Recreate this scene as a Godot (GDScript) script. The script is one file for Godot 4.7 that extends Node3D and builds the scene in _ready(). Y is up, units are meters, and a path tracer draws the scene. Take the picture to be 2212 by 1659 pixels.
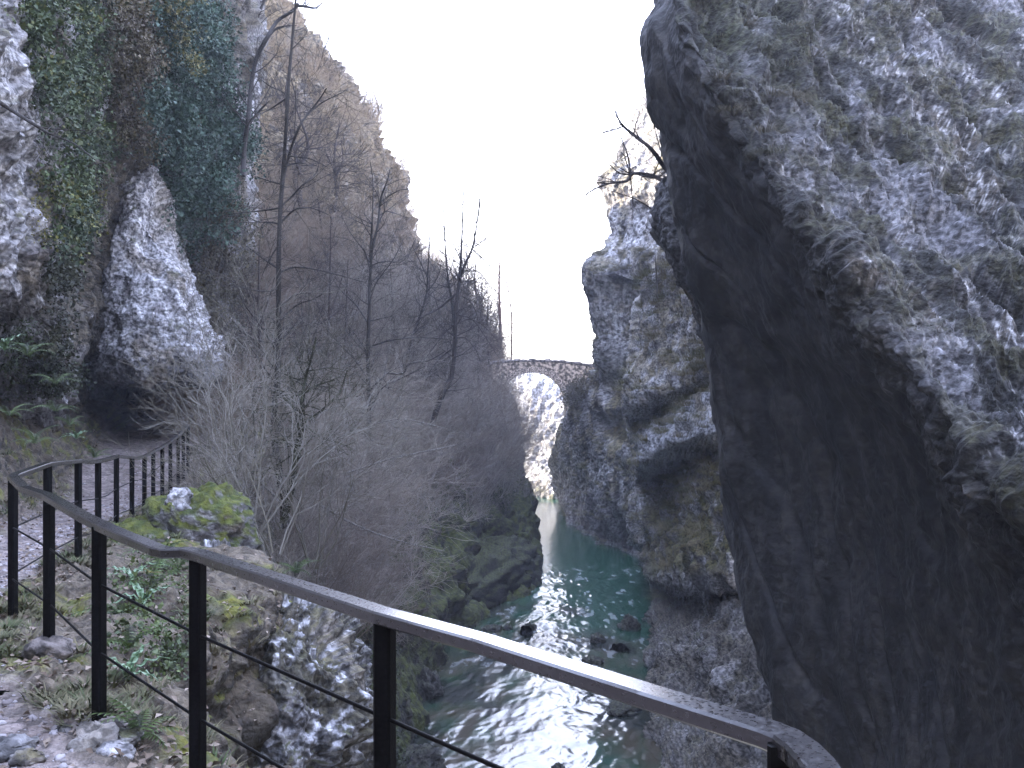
extends Node3D

const F := 2100.0          # focal length in the units that P() takes
const EYE := 1.65          # height of the eye over the path
const WATER := -7.35
var rng := RandomNumberGenerator.new()
var nf := FastNoiseLite.new()    # soft fractal noise
var nr := FastNoiseLite.new()    # ridged noise
var nc := FastNoiseLite.new()    # pits
var n1 := FastNoiseLite.new()    # one octave
var M := {}
var names := {}
var U := 0.0                 # where on a sheet disp() and paint() stand, in control columns and rows
var V := 0.0


# ---------------------------------------------------------------- helpers
func P(x: float, y: float, d: float) -> Vector3:
	return Vector3((x - 1106.0) / F * d, (829.5 - y) / F * d + EYE, -d)


func numbered(called: String) -> String:
	var k: int = names.get(called, 0)
	names[called] = k + 1
	return called if k == 0 else "%s_%03d" % [called, k]


func tag(o: Node3D, label: String, category: String, group := "", kind := "") -> Node3D:
	o.set_meta("label", label)
	o.set_meta("category", category)
	if group != "":
		o.set_meta("group", group)
	if kind != "":
		o.set_meta("kind", kind)
	return o


func thing(called: String, label: String, category: String, at := Vector3.ZERO, group := "", kind := "") -> Node3D:
	var o := Node3D.new()
	o.name = numbered(called)
	add_child(o)
	o.position = at
	return tag(o, label, category, group, kind)


func obj(called: String, mesh: Mesh, mat: Material, parent: Node = null) -> MeshInstance3D:
	var o := MeshInstance3D.new()
	o.mesh = mesh
	o.material_override = mat
	if parent == null:
		o.name = numbered(called)
		add_child(o)
	else:
		o.name = called
		parent.add_child(o, true)
	return o


func many(called: String, mesh: Mesh, mat: Material, where: Array, tints: Array, parent: Node = null) -> MultiMeshInstance3D:
	var mm := MultiMesh.new()
	mm.transform_format = MultiMesh.TRANSFORM_3D
	mm.use_colors = true
	mm.mesh = mesh
	mm.instance_count = where.size()
	for i in where.size():
		mm.set_instance_transform(i, where[i])
		mm.set_instance_color(i, tints[i])
	var o := MultiMeshInstance3D.new()
	o.multimesh = mm
	o.material_override = mat
	o.set_meta("kind", "stuff")
	if parent == null:
		o.name = numbered(called)
		add_child(o)
	else:
		o.name = called
		parent.add_child(o, true)
	return o


func copy(src: Node3D, at: Transform3D, label: String) -> Node3D:
	var c: Node3D = src.duplicate()
	c.name = numbered(src.name.rstrip("0123456789").rstrip("_"))
	add_child(c)
	c.transform = at
	c.set_meta("label", label)
	return c


func ss(a: float, b: float, x: float) -> float:
	return smoothstep(a, b, x)


# a smooth line through points; each stretch gets segs[i] steps (chord-length tangents, so uneven spacing does not overshoot)
func spline(p: PackedVector3Array, segs: Array) -> PackedVector3Array:
	var n := p.size()
	var out := PackedVector3Array()
	var h := PackedFloat32Array()
	for i in n - 1:
		h.append(maxf(p[i].distance_to(p[i + 1]), 0.001))
	for i in n - 1:
		var m0: Vector3 = (p[i + 1] - p[i]) if i == 0 else (p[i + 1] - p[i - 1]) * (h[i] / (h[i] + h[i - 1]))
		var m1: Vector3 = (p[i + 1] - p[i]) if i == n - 2 else (p[i + 2] - p[i]) * (h[i] / (h[i] + h[i + 1]))
		m0 = m0.limit_length(h[i] * 1.2)
		m1 = m1.limit_length(h[i] * 1.2)
		var s: int = segs[i]
		for k in s:
			var t := float(k) / s
			var t2 := t * t
			var t3 := t2 * t
			out.append(p[i] * (2 * t3 - 3 * t2 + 1) + m0 * (t3 - 2 * t2 + t) + p[i + 1] * (3 * t2 - 2 * t3) + m1 * (t3 - t2))
	out.append(p[n - 1])
	return out


func ctl(rows: Array) -> Array:
	var out := []
	for r in rows:
		var a := PackedVector3Array()
		for k in range(0, r.size(), 3):
			a.append(P(r[k], r[k + 1], r[k + 2]))
		out.append(a)
	return out


func grid_normals(pos: PackedVector3Array, w: int, h: int) -> PackedVector3Array:
	var nrm := PackedVector3Array()
	nrm.resize(w * h)
	for r in h:
		var up := (r - 1 if r > 0 else r) * w
		var dn := (r + 1 if r < h - 1 else r) * w
		for c in w:
			var du: Vector3 = pos[r * w + mini(c + 1, w - 1)] - pos[r * w + maxi(c - 1, 0)]
			var dv: Vector3 = pos[dn + c] - pos[up + c]
			nrm[r * w + c] = dv.cross(du).normalized()
	return nrm


# a rock or ground surface: control rows -> smooth sheet -> pushed along its normal by disp(p, n) -> coloured by paint(p, n)
func surf(rows: Array, su: Array, sv: Array, disp: Callable, paint: Callable, dents := []) -> Dictionary:
	var lines := []
	for r in rows:
		lines.append(spline(r, su))
	var w: int = lines[0].size()
	var h := 1
	for s in sv:
		h += s
	var pos := PackedVector3Array()
	pos.resize(w * h)
	for c in w:
		var pts := PackedVector3Array()
		for l in lines:
			pts.append(l[c])
		var s := spline(pts, sv)
		for r in h:
			pos[r * w + c] = s[r]
	var us := steps(su)
	var vs := steps(sv)
	return sheet(pos, w, h, disp, paint, dents, Vector3(0, 1.65, 0), us, vs)


func steps(segs: Array) -> PackedFloat32Array:
	var out := PackedFloat32Array()
	for i in segs.size():
		for k in segs[i]:
			out.append(i + float(k) / segs[i])
	out.append(segs.size())
	return out


func sheet(pos: PackedVector3Array, w: int, h: int, disp: Callable, paint: Callable, dents := [], facing := Vector3(0, 1.65, 0), us := PackedFloat32Array(), vs := PackedFloat32Array()) -> Dictionary:
	var placed := us.size() == w
	var nrm := grid_normals(pos, w, h)
	var total := 0.0
	for i in range(0, pos.size(), 7):
		total += nrm[i].dot((facing - pos[i]).normalized())
	var sign := 1.0 if total >= 0.0 else -1.0
	for i in pos.size():
		var n: Vector3 = nrm[i] * sign
		var p: Vector3 = pos[i]
		if placed:
			U = us[i % w]
			V = vs[i / w]
		var d: float = disp.call(p, n)
		for q in dents:
			var v: Vector3 = p - q[0]
			v = Vector3(v.x / q[1].x, v.y / q[1].y, v.z / q[1].z)
			var l := v.length_squared()
			if l < 4.0:
				d -= q[2] * exp(-l * 1.6)
		pos[i] = p + n * d
	nrm = grid_normals(pos, w, h)
	var col := PackedColorArray()
	col.resize(pos.size())
	for i in pos.size():
		nrm[i] = nrm[i] * sign
		if placed:
			U = us[i % w]
			V = vs[i / w]
		col[i] = paint.call(pos[i], nrm[i])
	var idx := PackedInt32Array()
	idx.resize((w - 1) * (h - 1) * 6)
	var k := 0
	for r in h - 1:
		for c in w - 1:
			var a := r * w + c
			if sign > 0.0:
				idx[k] = a; idx[k + 1] = a + 1; idx[k + 2] = a + w
				idx[k + 3] = a + 1; idx[k + 4] = a + w + 1; idx[k + 5] = a + w
			else:
				idx[k] = a; idx[k + 1] = a + w; idx[k + 2] = a + 1
				idx[k + 3] = a + 1; idx[k + 4] = a + w; idx[k + 5] = a + w + 1
			k += 6
	return {"mesh": array_mesh(pos, nrm, col, idx), "pos": pos, "nrm": nrm, "w": w, "h": h}


func array_mesh(pos: PackedVector3Array, nrm: PackedVector3Array, col: PackedColorArray, idx: PackedInt32Array) -> ArrayMesh:
	var a := []
	a.resize(Mesh.ARRAY_MAX)
	a[Mesh.ARRAY_VERTEX] = pos
	a[Mesh.ARRAY_NORMAL] = nrm
	if col.size():
		a[Mesh.ARRAY_COLOR] = col
	a[Mesh.ARRAY_INDEX] = idx
	var m := ArrayMesh.new()
	m.add_surface_from_arrays(Mesh.PRIMITIVE_TRIANGLES, a)
	return m


# the same sheet as two surfaces, one material left of a column and another right of it
func halves(s: Dictionary, at: int, left: Material, right: Material) -> ArrayMesh:
	var a: Array = s.mesh.surface_get_arrays(0)
	var idx: PackedInt32Array = a[Mesh.ARRAY_INDEX]
	var m := ArrayMesh.new()
	for side in 2:
		var part := PackedInt32Array()
		for k in range(0, idx.size(), 3):
			var c: int = mini(idx[k] % s.w, mini(idx[k + 1] % s.w, idx[k + 2] % s.w))
			if (c < at) == (side == 0):
				part.append(idx[k])
				part.append(idx[k + 1])
				part.append(idx[k + 2])
		var b := a.duplicate()
		b[Mesh.ARRAY_INDEX] = part
		m.add_surface_from_arrays(Mesh.PRIMITIVE_TRIANGLES, b)
		m.surface_set_material(side, left if side == 0 else right)
	return m


# a rounded boulder round the origin
func boulder(r: Vector3, amp: float, bump: float, salt: float, paint: Callable, w := 40, h := 26) -> ArrayMesh:
	var pos := PackedVector3Array()
	var off := Vector3(salt * 13.7, salt * 5.1, salt * 9.3)
	for j in h:
		var th := PI * j / (h - 1)
		for i in w:
			var ph := TAU * i / (w - 1)
			var d := Vector3(sin(th) * cos(ph), cos(th), sin(th) * sin(ph))
			var k := 1.0 + amp * nf.get_noise_3dv(d * 0.9 + off) + amp * 0.5 * nr.get_noise_3dv(d * 1.6 + off)
			pos.append(d * r * k)
	var nrm := grid_normals(pos, w, h)
	var col := PackedColorArray()
	for j in h:
		for i in w:
			var q := j * w + i
			var n: Vector3 = nrm[q]
			if i == 0 or i == w - 1:
				n = (nrm[j * w] + nrm[j * w + w - 1]).normalized()
			if n.length() < 0.5:
				n = Vector3(0, 1 if j == 0 else -1, 0)
			if n.dot(pos[q]) < 0.0:
				n = -n
			nrm[q] = n
	for q in pos.size():
		pos[q] += nrm[q] * bump * (nf.get_noise_3dv(pos[q] * 5.0 + off) + 0.5 * nr.get_noise_3dv(pos[q] * 9.0 + off))
		col.append(paint.call(pos[q] + off, nrm[q]))
	var idx := PackedInt32Array()
	for j in h - 1:
		for i in w - 1:
			var a := j * w + i
			idx.append_array([a, a + 1, a + w, a + 1, a + w + 1, a + w])
	# clockwise seen from outside
	var f := (h / 2) * (w - 1) * 6
	var t: Vector3 = (pos[idx[f + 2]] - pos[idx[f]]).cross(pos[idx[f + 1]] - pos[idx[f]])
	if t.dot(pos[idx[f]]) < 0.0:
		for k in range(0, idx.size(), 3):
			var s := idx[k + 1]
			idx[k + 1] = idx[k + 2]
			idx[k + 2] = s
	return array_mesh(pos, nrm, col, idx)


# tubes collected into one mesh
class Tubes:
	var pos := PackedVector3Array()
	var nrm := PackedVector3Array()
	var col := PackedColorArray()
	var idx := PackedInt32Array()

	func tube(p: PackedVector3Array, r: PackedFloat32Array, sides: int, c := Color.WHITE, flat := Vector2.ONE, cap := true) -> void:
		var n := p.size()
		var last := Vector3.ZERO
		var base := pos.size()
		var t := (p[1] - p[0]).normalized()
		var side := t.cross(Vector3.UP)
		if side.length() < 0.05:
			side = t.cross(Vector3.RIGHT)
		side = side.normalized()
		for i in n:
			t = (p[mini(i + 1, n - 1)] - p[maxi(i - 1, 0)]).normalized()
			side = (side - t * side.dot(t)).normalized()
			var up := side.cross(t)
			for k in sides:
				var a := TAU * (k + 0.5) / sides
				var q := side * cos(a) * flat.x + up * sin(a) * flat.y
				pos.append(p[i] + q * r[i])
				nrm.append((side * cos(a) / flat.x + up * sin(a) / flat.y).normalized())
				col.append(c)
		for i in n - 1:
			for k in sides:
				var a := base + i * sides + k
				var b := base + i * sides + (k + 1) % sides
				idx.append_array([a, b, a + sides, b, b + sides, a + sides])
		if cap:
			for e in [0, n - 1]:
				var first := pos.size()
				var dir := (p[0] - p[1]).normalized() if e == 0 else (p[n - 1] - p[n - 2]).normalized()
				for k in sides:
					pos.append(pos[base + e * sides + k])
					nrm.append(dir)
					col.append(c)
				for k in sides - 2:
					if e == 0:
						idx.append_array([first, first + k + 2, first + k + 1])
					else:
						idx.append_array([first, first + k + 1, first + k + 2])

	func mesh() -> ArrayMesh:
		var a := []
		a.resize(Mesh.ARRAY_MAX)
		a[Mesh.ARRAY_VERTEX] = pos
		a[Mesh.ARRAY_NORMAL] = nrm
		a[Mesh.ARRAY_COLOR] = col
		a[Mesh.ARRAY_INDEX] = idx
		var m := ArrayMesh.new()
		m.add_surface_from_arrays(Mesh.PRIMITIVE_TRIANGLES, a)
		return m


# a bar of chamfered rectangular section (half sizes hx across, hy in height) swept along points whose tops are given
func bar(p: PackedVector3Array, hx: float, hy: float) -> ArrayMesh:
	var st := SurfaceTool.new()
	st.begin(Mesh.PRIMITIVE_TRIANGLES)
	var ch := minf(hx, hy) * 0.3
	var prof := [Vector2(-hx + ch, hy), Vector2(hx - ch, hy), Vector2(hx, hy - ch), Vector2(hx, -hy + ch), Vector2(hx - ch, -hy), Vector2(-hx + ch, -hy), Vector2(-hx, -hy + ch), Vector2(-hx, hy - ch)]
	var rings := []
	var n := p.size()
	for i in n:
		var a := (p[i] - p[maxi(i - 1, 0)])
		var b := (p[mini(i + 1, n - 1)] - p[i])
		a = a if a.length() > 0.0 else b
		b = b if b.length() > 0.0 else a
		var t := (a.normalized() + b.normalized()).normalized()
		var side := t.cross(Vector3.UP)
		side = side.normalized() if side.length() > 0.05 else Vector3.RIGHT
		var up := side.cross(t).normalized()
		var ring := []
		for q in prof:
			ring.append(p[i] + side * q.x + up * q.y)
		rings.append(ring)
	st.set_smooth_group(-1)
	for i in n - 1:
		for k in 8:
			var a: Vector3 = rings[i][k]
			var b: Vector3 = rings[i][(k + 1) % 8]
			var c: Vector3 = rings[i + 1][k]
			var d: Vector3 = rings[i + 1][(k + 1) % 8]
			for v in [a, c, b, b, c, d]:
				st.add_vertex(v)
	for e in [0, n - 1]:
		for k in range(1, 7):
			var tri := [rings[e][0], rings[e][k], rings[e][k + 1]] if e == 0 else [rings[e][0], rings[e][k + 1], rings[e][k]]
			for v in tri:
				st.add_vertex(v)
	st.generate_normals()
	return st.commit()


func upright(at: Vector3, high: float, hx: float, yaw := 0.0) -> ArrayMesh:
	var st := SurfaceTool.new()
	st.begin(Mesh.PRIMITIVE_TRIANGLES)
	st.set_smooth_group(-1)
	var ch := hx * 0.25
	var prof := [Vector2(-hx + ch, hx), Vector2(hx - ch, hx), Vector2(hx, hx - ch), Vector2(hx, -hx + ch), Vector2(hx - ch, -hx), Vector2(-hx + ch, -hx), Vector2(-hx, -hx + ch), Vector2(-hx, hx - ch)]
	for k in 8:
		var q: Vector2 = prof[k].rotated(yaw)
		var s: Vector2 = prof[(k + 1) % 8].rotated(yaw)
		var a := at + Vector3(q.x, 0, q.y)
		var b := at + Vector3(s.x, 0, s.y)
		var u := Vector3(0, high, 0)
		for v in [a, a + u, b, b, a + u, b + u]:
			st.add_vertex(v)
	for k in range(1, 7):
		for j in [0, k, k + 1]:
			var q: Vector2 = prof[j].rotated(yaw)
			st.add_vertex(at + Vector3(q.x, high, q.y))
	st.generate_normals()
	return st.commit()


# ---------------------------------------------------------------- materials
func ramp(stops: Array) -> Gradient:
	var g := Gradient.new()
	g.offsets = PackedFloat32Array(stops.map(func(s): return s[0]))
	g.colors = PackedColorArray(stops.map(func(s): return Color(s[1], s[1], s[1])))
	return g


func noise_tex(n: FastNoiseLite, size: int, stops: Array) -> NoiseTexture2D:
	var t := NoiseTexture2D.new()
	t.width = size
	t.height = size
	t.seamless = true
	t.generate_mipmaps = false
	t.noise = n
	t.color_ramp = ramp(stops)
	return t


func fast(kind: int, freq: float, oct: int, fract := FastNoiseLite.FRACTAL_FBM, sd := 3) -> FastNoiseLite:
	var n := FastNoiseLite.new()
	n.noise_type = kind
	n.frequency = freq
	n.seed = sd
	n.fractal_type = fract
	n.fractal_octaves = oct
	return n


func skin(rough: float, tex: Texture2D, scale: float, relief: Texture2D = null, cm := 0.0, vertex := true) -> StandardMaterial3D:
	var m := StandardMaterial3D.new()
	m.vertex_color_use_as_albedo = vertex
	m.roughness = rough
	if tex:
		m.albedo_texture = tex
		m.uv1_triplanar = true
		m.uv1_world_triplanar = true
		m.uv1_scale = Vector3.ONE * scale
	if relief:
		m.heightmap_enabled = true
		m.heightmap_texture = relief
		m.heightmap_scale = cm
	return m


func materials() -> void:
	for q in [[nf, FastNoiseLite.TYPE_SIMPLEX_SMOOTH, 4, FastNoiseLite.FRACTAL_FBM], [nr, FastNoiseLite.TYPE_SIMPLEX_SMOOTH, 3, FastNoiseLite.FRACTAL_RIDGED], [n1, FastNoiseLite.TYPE_SIMPLEX_SMOOTH, 1, FastNoiseLite.FRACTAL_NONE], [nc, FastNoiseLite.TYPE_CELLULAR, 2, FastNoiseLite.FRACTAL_FBM]]:
		q[0].noise_type = q[1]
		q[0].frequency = 1.0
		q[0].seed = 11
		q[0].fractal_type = q[3]
		q[0].fractal_octaves = q[2]
	nc.cellular_return_type = FastNoiseLite.RETURN_DISTANCE
	nc.cellular_distance_function = FastNoiseLite.DISTANCE_EUCLIDEAN
	var pits := fast(FastNoiseLite.TYPE_CELLULAR, 0.016, 3, FastNoiseLite.FRACTAL_FBM, 9)
	pits.cellular_return_type = FastNoiseLite.RETURN_DISTANCE
	pits.domain_warp_enabled = true
	pits.domain_warp_amplitude = 18.0
	pits.domain_warp_frequency = 0.02
	var pocks := noise_tex(pits, 1024, [[0.0, 0.0], [0.2, 0.25], [0.5, 0.7], [1.0, 1.0]])
	var mottle := noise_tex(fast(FastNoiseLite.TYPE_SIMPLEX_SMOOTH, 0.012, 5), 1024, [[0.0, 0.25], [0.36, 0.5], [0.5, 0.80], [0.6, 0.97], [1.0, 1.0]])
	var grit := noise_tex(fast(FastNoiseLite.TYPE_SIMPLEX_SMOOTH, 0.02, 5, FastNoiseLite.FRACTAL_FBM, 8), 1024, [[0.0, 0.0], [1.0, 1.0]])
	var chips := fast(FastNoiseLite.TYPE_CELLULAR, 0.02, 3, FastNoiseLite.FRACTAL_FBM, 5)
	chips.cellular_return_type = FastNoiseLite.RETURN_CELL_VALUE
	var litter := noise_tex(chips, 1024, [[0.0, 0.5], [0.4, 0.75], [0.7, 0.95], [1.0, 1.0]])
	M.rock = skin(0.9, mottle, 0.7, grit, 3.0)
	M.far_rock = skin(0.9, mottle, 0.3, grit, 7.0)
	M.smooth_rock = skin(0.8, mottle, 0.35, grit, 2.5)
	M.ground = skin(0.95, litter, 0.8, grit, 3.0)
	M.water = skin(0.15, null, 1.0)
	M.water.metallic_specular = 0.75
	M.bark = skin(0.95, mottle, 3.0, grit, 1.0)
	M.twig = skin(0.9, null, 1.0)
	M.leaf = skin(0.7, null, 1.0)
	M.leaf.backlight_enabled = true
	M.leaf.backlight = Color(0.25, 0.25, 0.25)
	M.dry = skin(0.9, null, 1.0)
	var rust := noise_tex(fast(FastNoiseLite.TYPE_SIMPLEX_SMOOTH, 0.02, 5, FastNoiseLite.FRACTAL_FBM, 15), 512, [[0.0, 0.5], [1.0, 1.0]])
	rust.color_ramp.offsets = PackedFloat32Array([0.0, 0.42, 0.55, 0.68, 1.0])
	rust.color_ramp.colors = PackedColorArray([Color(0.30, 0.27, 0.28), Color(0.42, 0.39, 0.40), Color(0.47, 0.43, 0.43), Color(0.41, 0.36, 0.34), Color(0.34, 0.25, 0.20)])
	var gloss := noise_tex(fast(FastNoiseLite.TYPE_SIMPLEX_SMOOTH, 0.03, 5, FastNoiseLite.FRACTAL_FBM, 25), 512, [[0.0, 0.55], [0.5, 0.75], [0.7, 1.0], [1.0, 1.0]])
	M.iron = skin(0.40, rust, 3.0, grit, 0.05, false)
	M.iron.albedo_color = Color(0.22, 0.20, 0.215)
	M.iron.roughness_texture = gloss
	M.iron.metallic_specular = 0.8
	M.iron.clearcoat_enabled = true
	M.iron.clearcoat = 1.0
	M.iron.clearcoat_roughness = 0.12
	M.paint = skin(0.55, mottle, 4.0, grit, 0.1, false)
	M.paint.albedo_color = Color(0.055, 0.05, 0.05)
	M.paint.metallic_specular = 0.22
	M.far_rock_plain = skin(0.9, mottle, 0.22, grit, 6.0, false)
	M.far_rock_plain.albedo_color = Color(0.80, 0.74, 0.68)
	M.far_rock_pale = skin(0.9, mottle, 0.6, grit, 5.0, false)
	M.far_rock_pale.albedo_color = Color(0.86, 0.80, 0.75)


# ---------------------------------------------------------------- the scene
func _ready() -> void:
	rng.seed = 4
	var cam := Camera3D.new()
	cam.name = "camera"
	cam.fov = rad_to_deg(2.0 * atan(829.5 / F))
	cam.near = 0.05
	cam.far = 500.0
	cam.position = Vector3(0, EYE, 0)
	add_child(cam)
	cam.current = true
	var we := WorldEnvironment.new()
	we.name = "world"
	var env := Environment.new()
	env.background_mode = Environment.BG_SKY
	var sm := ProceduralSkyMaterial.new()
	sm.sky_top_color = Color(0.77, 0.83, 1.0)
	sm.sky_horizon_color = Color(1.0, 0.975, 0.94)
	sm.sky_curve = 0.18
	sm.sky_energy_multiplier = 1.0
	sm.ground_bottom_color = Color(0.3, 0.3, 0.3)
	sm.ground_horizon_color = Color(0.6, 0.6, 0.6)
	var sky := Sky.new()
	sky.sky_material = sm
	env.sky = sky
	env.background_energy_multiplier = 1.35
	env.tonemap_mode = Environment.TONE_MAPPER_LINEAR
	env.tonemap_exposure = 6.4
	env.sdfgi_enabled = true
	env.ssao_enabled = true
	env.ssil_enabled = true
	env.fog_enabled = true
	env.fog_density = 0.0011
	env.fog_light_color = Color(0.92, 0.94, 1.0)
	we.environment = env
	add_child(we)
	var sun := DirectionalLight3D.new()
	sun.name = "sun"
	sun.light_energy = 1.4
	sun.light_color = Color(1.0, 0.95, 0.87)
	sun.light_angular_distance = 0.5
	sun.shadow_enabled = true
	add_child(sun)
	sun.look_at_from_position(Vector3.ZERO, -Vector3(-0.80, 0.45, -0.40), Vector3.UP)
	materials()
	cliffs()
	water()
	ground()
	bridge()
	railing()
	stones()
	trees()
	thickets()
	foliage()


# ---- colours of rock and soil (linear)
func lime(p: Vector3, n: Vector3, pale := 1.0, green := 0.35, stain := 0.3) -> Color:
	var a := nf.get_noise_3dv(p * 0.9)
	var b := nf.get_noise_3dv(p * 4.2 + Vector3(7, 3, 1))
	var c := Color(0.20, 0.195, 0.20).lerp(Color(0.44, 0.43, 0.44), clampf(0.5 + a * 0.9 + b * 0.5, 0, 1)) * pale
	c = c.lerp(Color(0.62, 0.61, 0.60) * pale, ss(0.18, 0.5, b) * 0.7)
	var s := nf.get_noise_3d(p.x * 1.6, p.y * 0.35, p.z * 1.6)
	c = c.lerp(Color(0.07, 0.065, 0.06), ss(0.05, 0.42, s) * stain * 2.0)
	var o := nf.get_noise_3dv(p * 0.7 + Vector3(31, 0, 9))
	c = c.lerp(Color(0.30, 0.24, 0.15), ss(0.15, 0.4, o) * 0.5)
	var m := nf.get_noise_3dv(p * 1.3 + Vector3(3, 50, 2))
	var g := ss(0.75 - green, 1.05 - green, n.y * 0.7 + m * 0.9 + b * 0.3)
	var gc := Color(0.075, 0.08, 0.025).lerp(Color(0.13, 0.11, 0.055), clampf(0.5 + o * 1.6, 0, 1))
	c = c.lerp(gc, g * 0.92)
	c = c.lerp(Color(0.085, 0.075, 0.08) * pale, ss(0.12, 0.4, nf.get_noise_3dv(p * 1.4 + Vector3(17, 4, 33)) - n.y * 0.1) * 0.6)
	c = Color(minf(c.r, 0.72), minf(c.g, 0.72), minf(c.b, 0.74))
	c.a = 1.0
	return c


func cliffs() -> void:
	# the great overhanging wall on the right
	var near_rows := ctl([
		[1620, -900, 34, 1560, -900, 26, 1640, -900, 24, 1700, -900, 23, 1760, -900, 23, 2000, -900, 27, 2300, -900, 33, 2700, -900, 38, 3600, -900, 40],
		[1500, -350, 28, 1440, -350, 19, 1490, -350, 17.2, 1540, -350, 16.4, 1590, -350, 16, 1800, -350, 19, 2100, -350, 22, 2600, -350, 25, 3600, -350, 26],
		[1470, 0, 24, 1411, 0, 16.4, 1435, 0, 15.2, 1460, 0, 14.4, 1490, 0, 14.0, 1720, 0, 15.5, 2000, 0, 17, 2420, 0, 18, 3500, 0, 16],
		[1450, 90, 22, 1386, 95, 15.6, 1425, 95, 14.7, 1470, 110, 13.8, 1525, 120, 13.2, 1750, 120, 14.6, 2040, 120, 15.8, 2440, 120, 16, 3500, 120, 14],
		[1480, 300, 21, 1430, 300, 15.4, 1490, 310, 14.6, 1560, 320, 13.4, 1640, 330, 12.2, 1850, 330, 13.2, 2130, 330, 13.8, 2480, 330, 13.4, 3500, 330, 11],
		[1530, 540, 21, 1478, 545, 15.6, 1570, 540, 14.8, 1690, 540, 13.2, 1800, 540, 11.2, 1980, 540, 11.8, 2200, 540, 12.0, 2520, 540, 11.0, 3500, 540, 9],
		[1580, 720, 22, 1512, 720, 16.2, 1620, 715, 15.2, 1770, 715, 13.0, 1915, 715, 10.4, 2060, 715, 10.8, 2240, 715, 10.8, 2540, 715, 9.6, 3500, 715, 7.5],
		[1610, 900, 23, 1546, 900, 16.6, 1680, 900, 15.4, 1870, 900, 12.8, 2050, 900, 9.8, 2160, 900, 9.8, 2300, 900, 9.4, 2560, 900, 8.4, 3500, 900, 6.4],
		[1640, 1120, 23, 1568, 1120, 16.8, 1740, 1120, 15.2, 1980, 1120, 12.4, 2225, 1120, 8.8, 2330, 1120, 8.6, 2450, 1120, 8.2, 2640, 1120, 7.5, 3500, 1120, 5.6],
		[1700, 1330, 23, 1618, 1330, 16.6, 1790, 1330, 14.6, 2050, 1330, 12.0, 2380, 1330, 8.2, 2480, 1330, 8.0, 2580, 1330, 7.6, 2740, 1330, 6.9, 3500, 1330, 5.2],
		[1750, 1500, 23, 1662, 1500, 16.2, 1830, 1500, 14.2, 2090, 1500, 11.6, 2450, 1500, 7.9, 2560, 1500, 7.6, 2660, 1500, 7.3, 2820, 1500, 6.6, 3500, 1500, 5.0],
		[1790, 1700, 23, 1710, 1700, 16.0, 1870, 1700, 13.9, 2120, 1700, 11.2, 2500, 1700, 7.7, 2620, 1700, 7.4, 2740, 1700, 7.1, 2900, 1700, 6.4, 3600, 1700, 4.9],
		[1850, 2200, 22, 1780, 2200, 15.0, 1930, 2200, 13.0, 2180, 2200, 10.6, 2560, 2200, 7.4, 2700, 2200, 7.2, 2820, 2200, 7.0, 3000, 2200, 6.2, 3700, 2200, 4.8],
	])
	var lip_a := P(1480, 0, 14.0)
	var lip_b := P(2225, 1120, 8.8)
	var along := (lip_b - lip_a).normalized()
	var near_disp := func(p: Vector3, n: Vector3) -> float:
		var rough := ss(3.5, 4.25, U + 0.3 * nf.get_noise_3dv(p * 0.8) + 0.35 * nf.get_noise_3dv(p * 2.5))
		var q := p - along * p.dot(along) * 0.55
		var d := 0.22 * nf.get_noise_3dv(p * 0.35)
		d += rough * (0.30 * nf.get_noise_3dv(q * 0.7) + 0.32 * nr.get_noise_3dv(q * 0.55) - 0.34 * ss(-0.45, -0.85, nc.get_noise_3dv(q * 1.5)) + 0.17 * nf.get_noise_3dv(q * 3.7) + 0.06 * nr.get_noise_3dv(p * 6.0))
		var side := 1.0 - rough
		var lipward := ss(2.6, 3.9, U)
		d += side * (0.10 * nf.get_noise_3dv(p * Vector3(0.9, 0.4, 0.9)) + 0.018 * nf.get_noise_3dv(p * 5.0) + lipward * (0.16 * nr.get_noise_3dv(q * 1.6) + 0.06 * nf.get_noise_3dv(q * 4.0)))
		d -= side * 0.10 * ss(-0.55, -0.9, nc.get_noise_3dv(p * Vector3(1.6, 1.1, 1.6))) * ss(0.25, -0.1, nf.get_noise_3dv(p * 0.5))
		d -= side * 0.07 * ss(0.80, 0.97, 1.0 - absf(n1.get_noise_3dv(Vector3(p.x * 0.35 + p.z * 0.35, p.y * 0.5 + p.z * 0.8, p.z * 0.2) * 0.8)))
		return d
	var near_paint := func(p: Vector3, n: Vector3) -> Color:
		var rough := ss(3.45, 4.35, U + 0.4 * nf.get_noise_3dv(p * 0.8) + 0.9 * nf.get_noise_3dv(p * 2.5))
		var q := p - along * p.dot(along) * 0.65
		var v := nf.get_noise_3dv(q * 5.5 + Vector3(9, 1, 4))
		var f := nf.get_noise_3dv(q * 12.0 + Vector3(1, 8, 2))
		var u := nf.get_noise_3dv(p * 0.7)
		var c := Color(0.035, 0.034, 0.033).lerp(Color(0.16, 0.155, 0.16), clampf(0.5 + u * 0.8 + v * 0.8, 0, 1))
		c = c.lerp(Color(0.11, 0.09, 0.06), ss(0.0, 0.35, nf.get_noise_3dv(p * 0.8 + Vector3(31, 0, 9))) * 0.6)
		var bright := ss(-0.15, 0.3, u + 0.25 * ss(4.2, 5.5, U))
		c = c.lerp(Color(0.62, 0.61, 0.61), ss(0.08, 0.28, f * 0.8 + v * 0.6) * (0.25 + 0.6 * bright))
		var slab := ss(0.05, 0.28, nf.get_noise_3dv(q * 0.6 + Vector3(70, 20, 2)))
		c = c.lerp(Color(0.15, 0.148, 0.158).lerp(Color(0.24, 0.235, 0.25), clampf(0.5 + v, 0, 1)), slab * 0.75)
		c = c.lerp(Color(0.05, 0.047, 0.045), ss(0.08, 0.3, nf.get_noise_3d(p.x * 1.5, p.y * 0.25, p.z * 1.5)) * 0.6)
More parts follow.
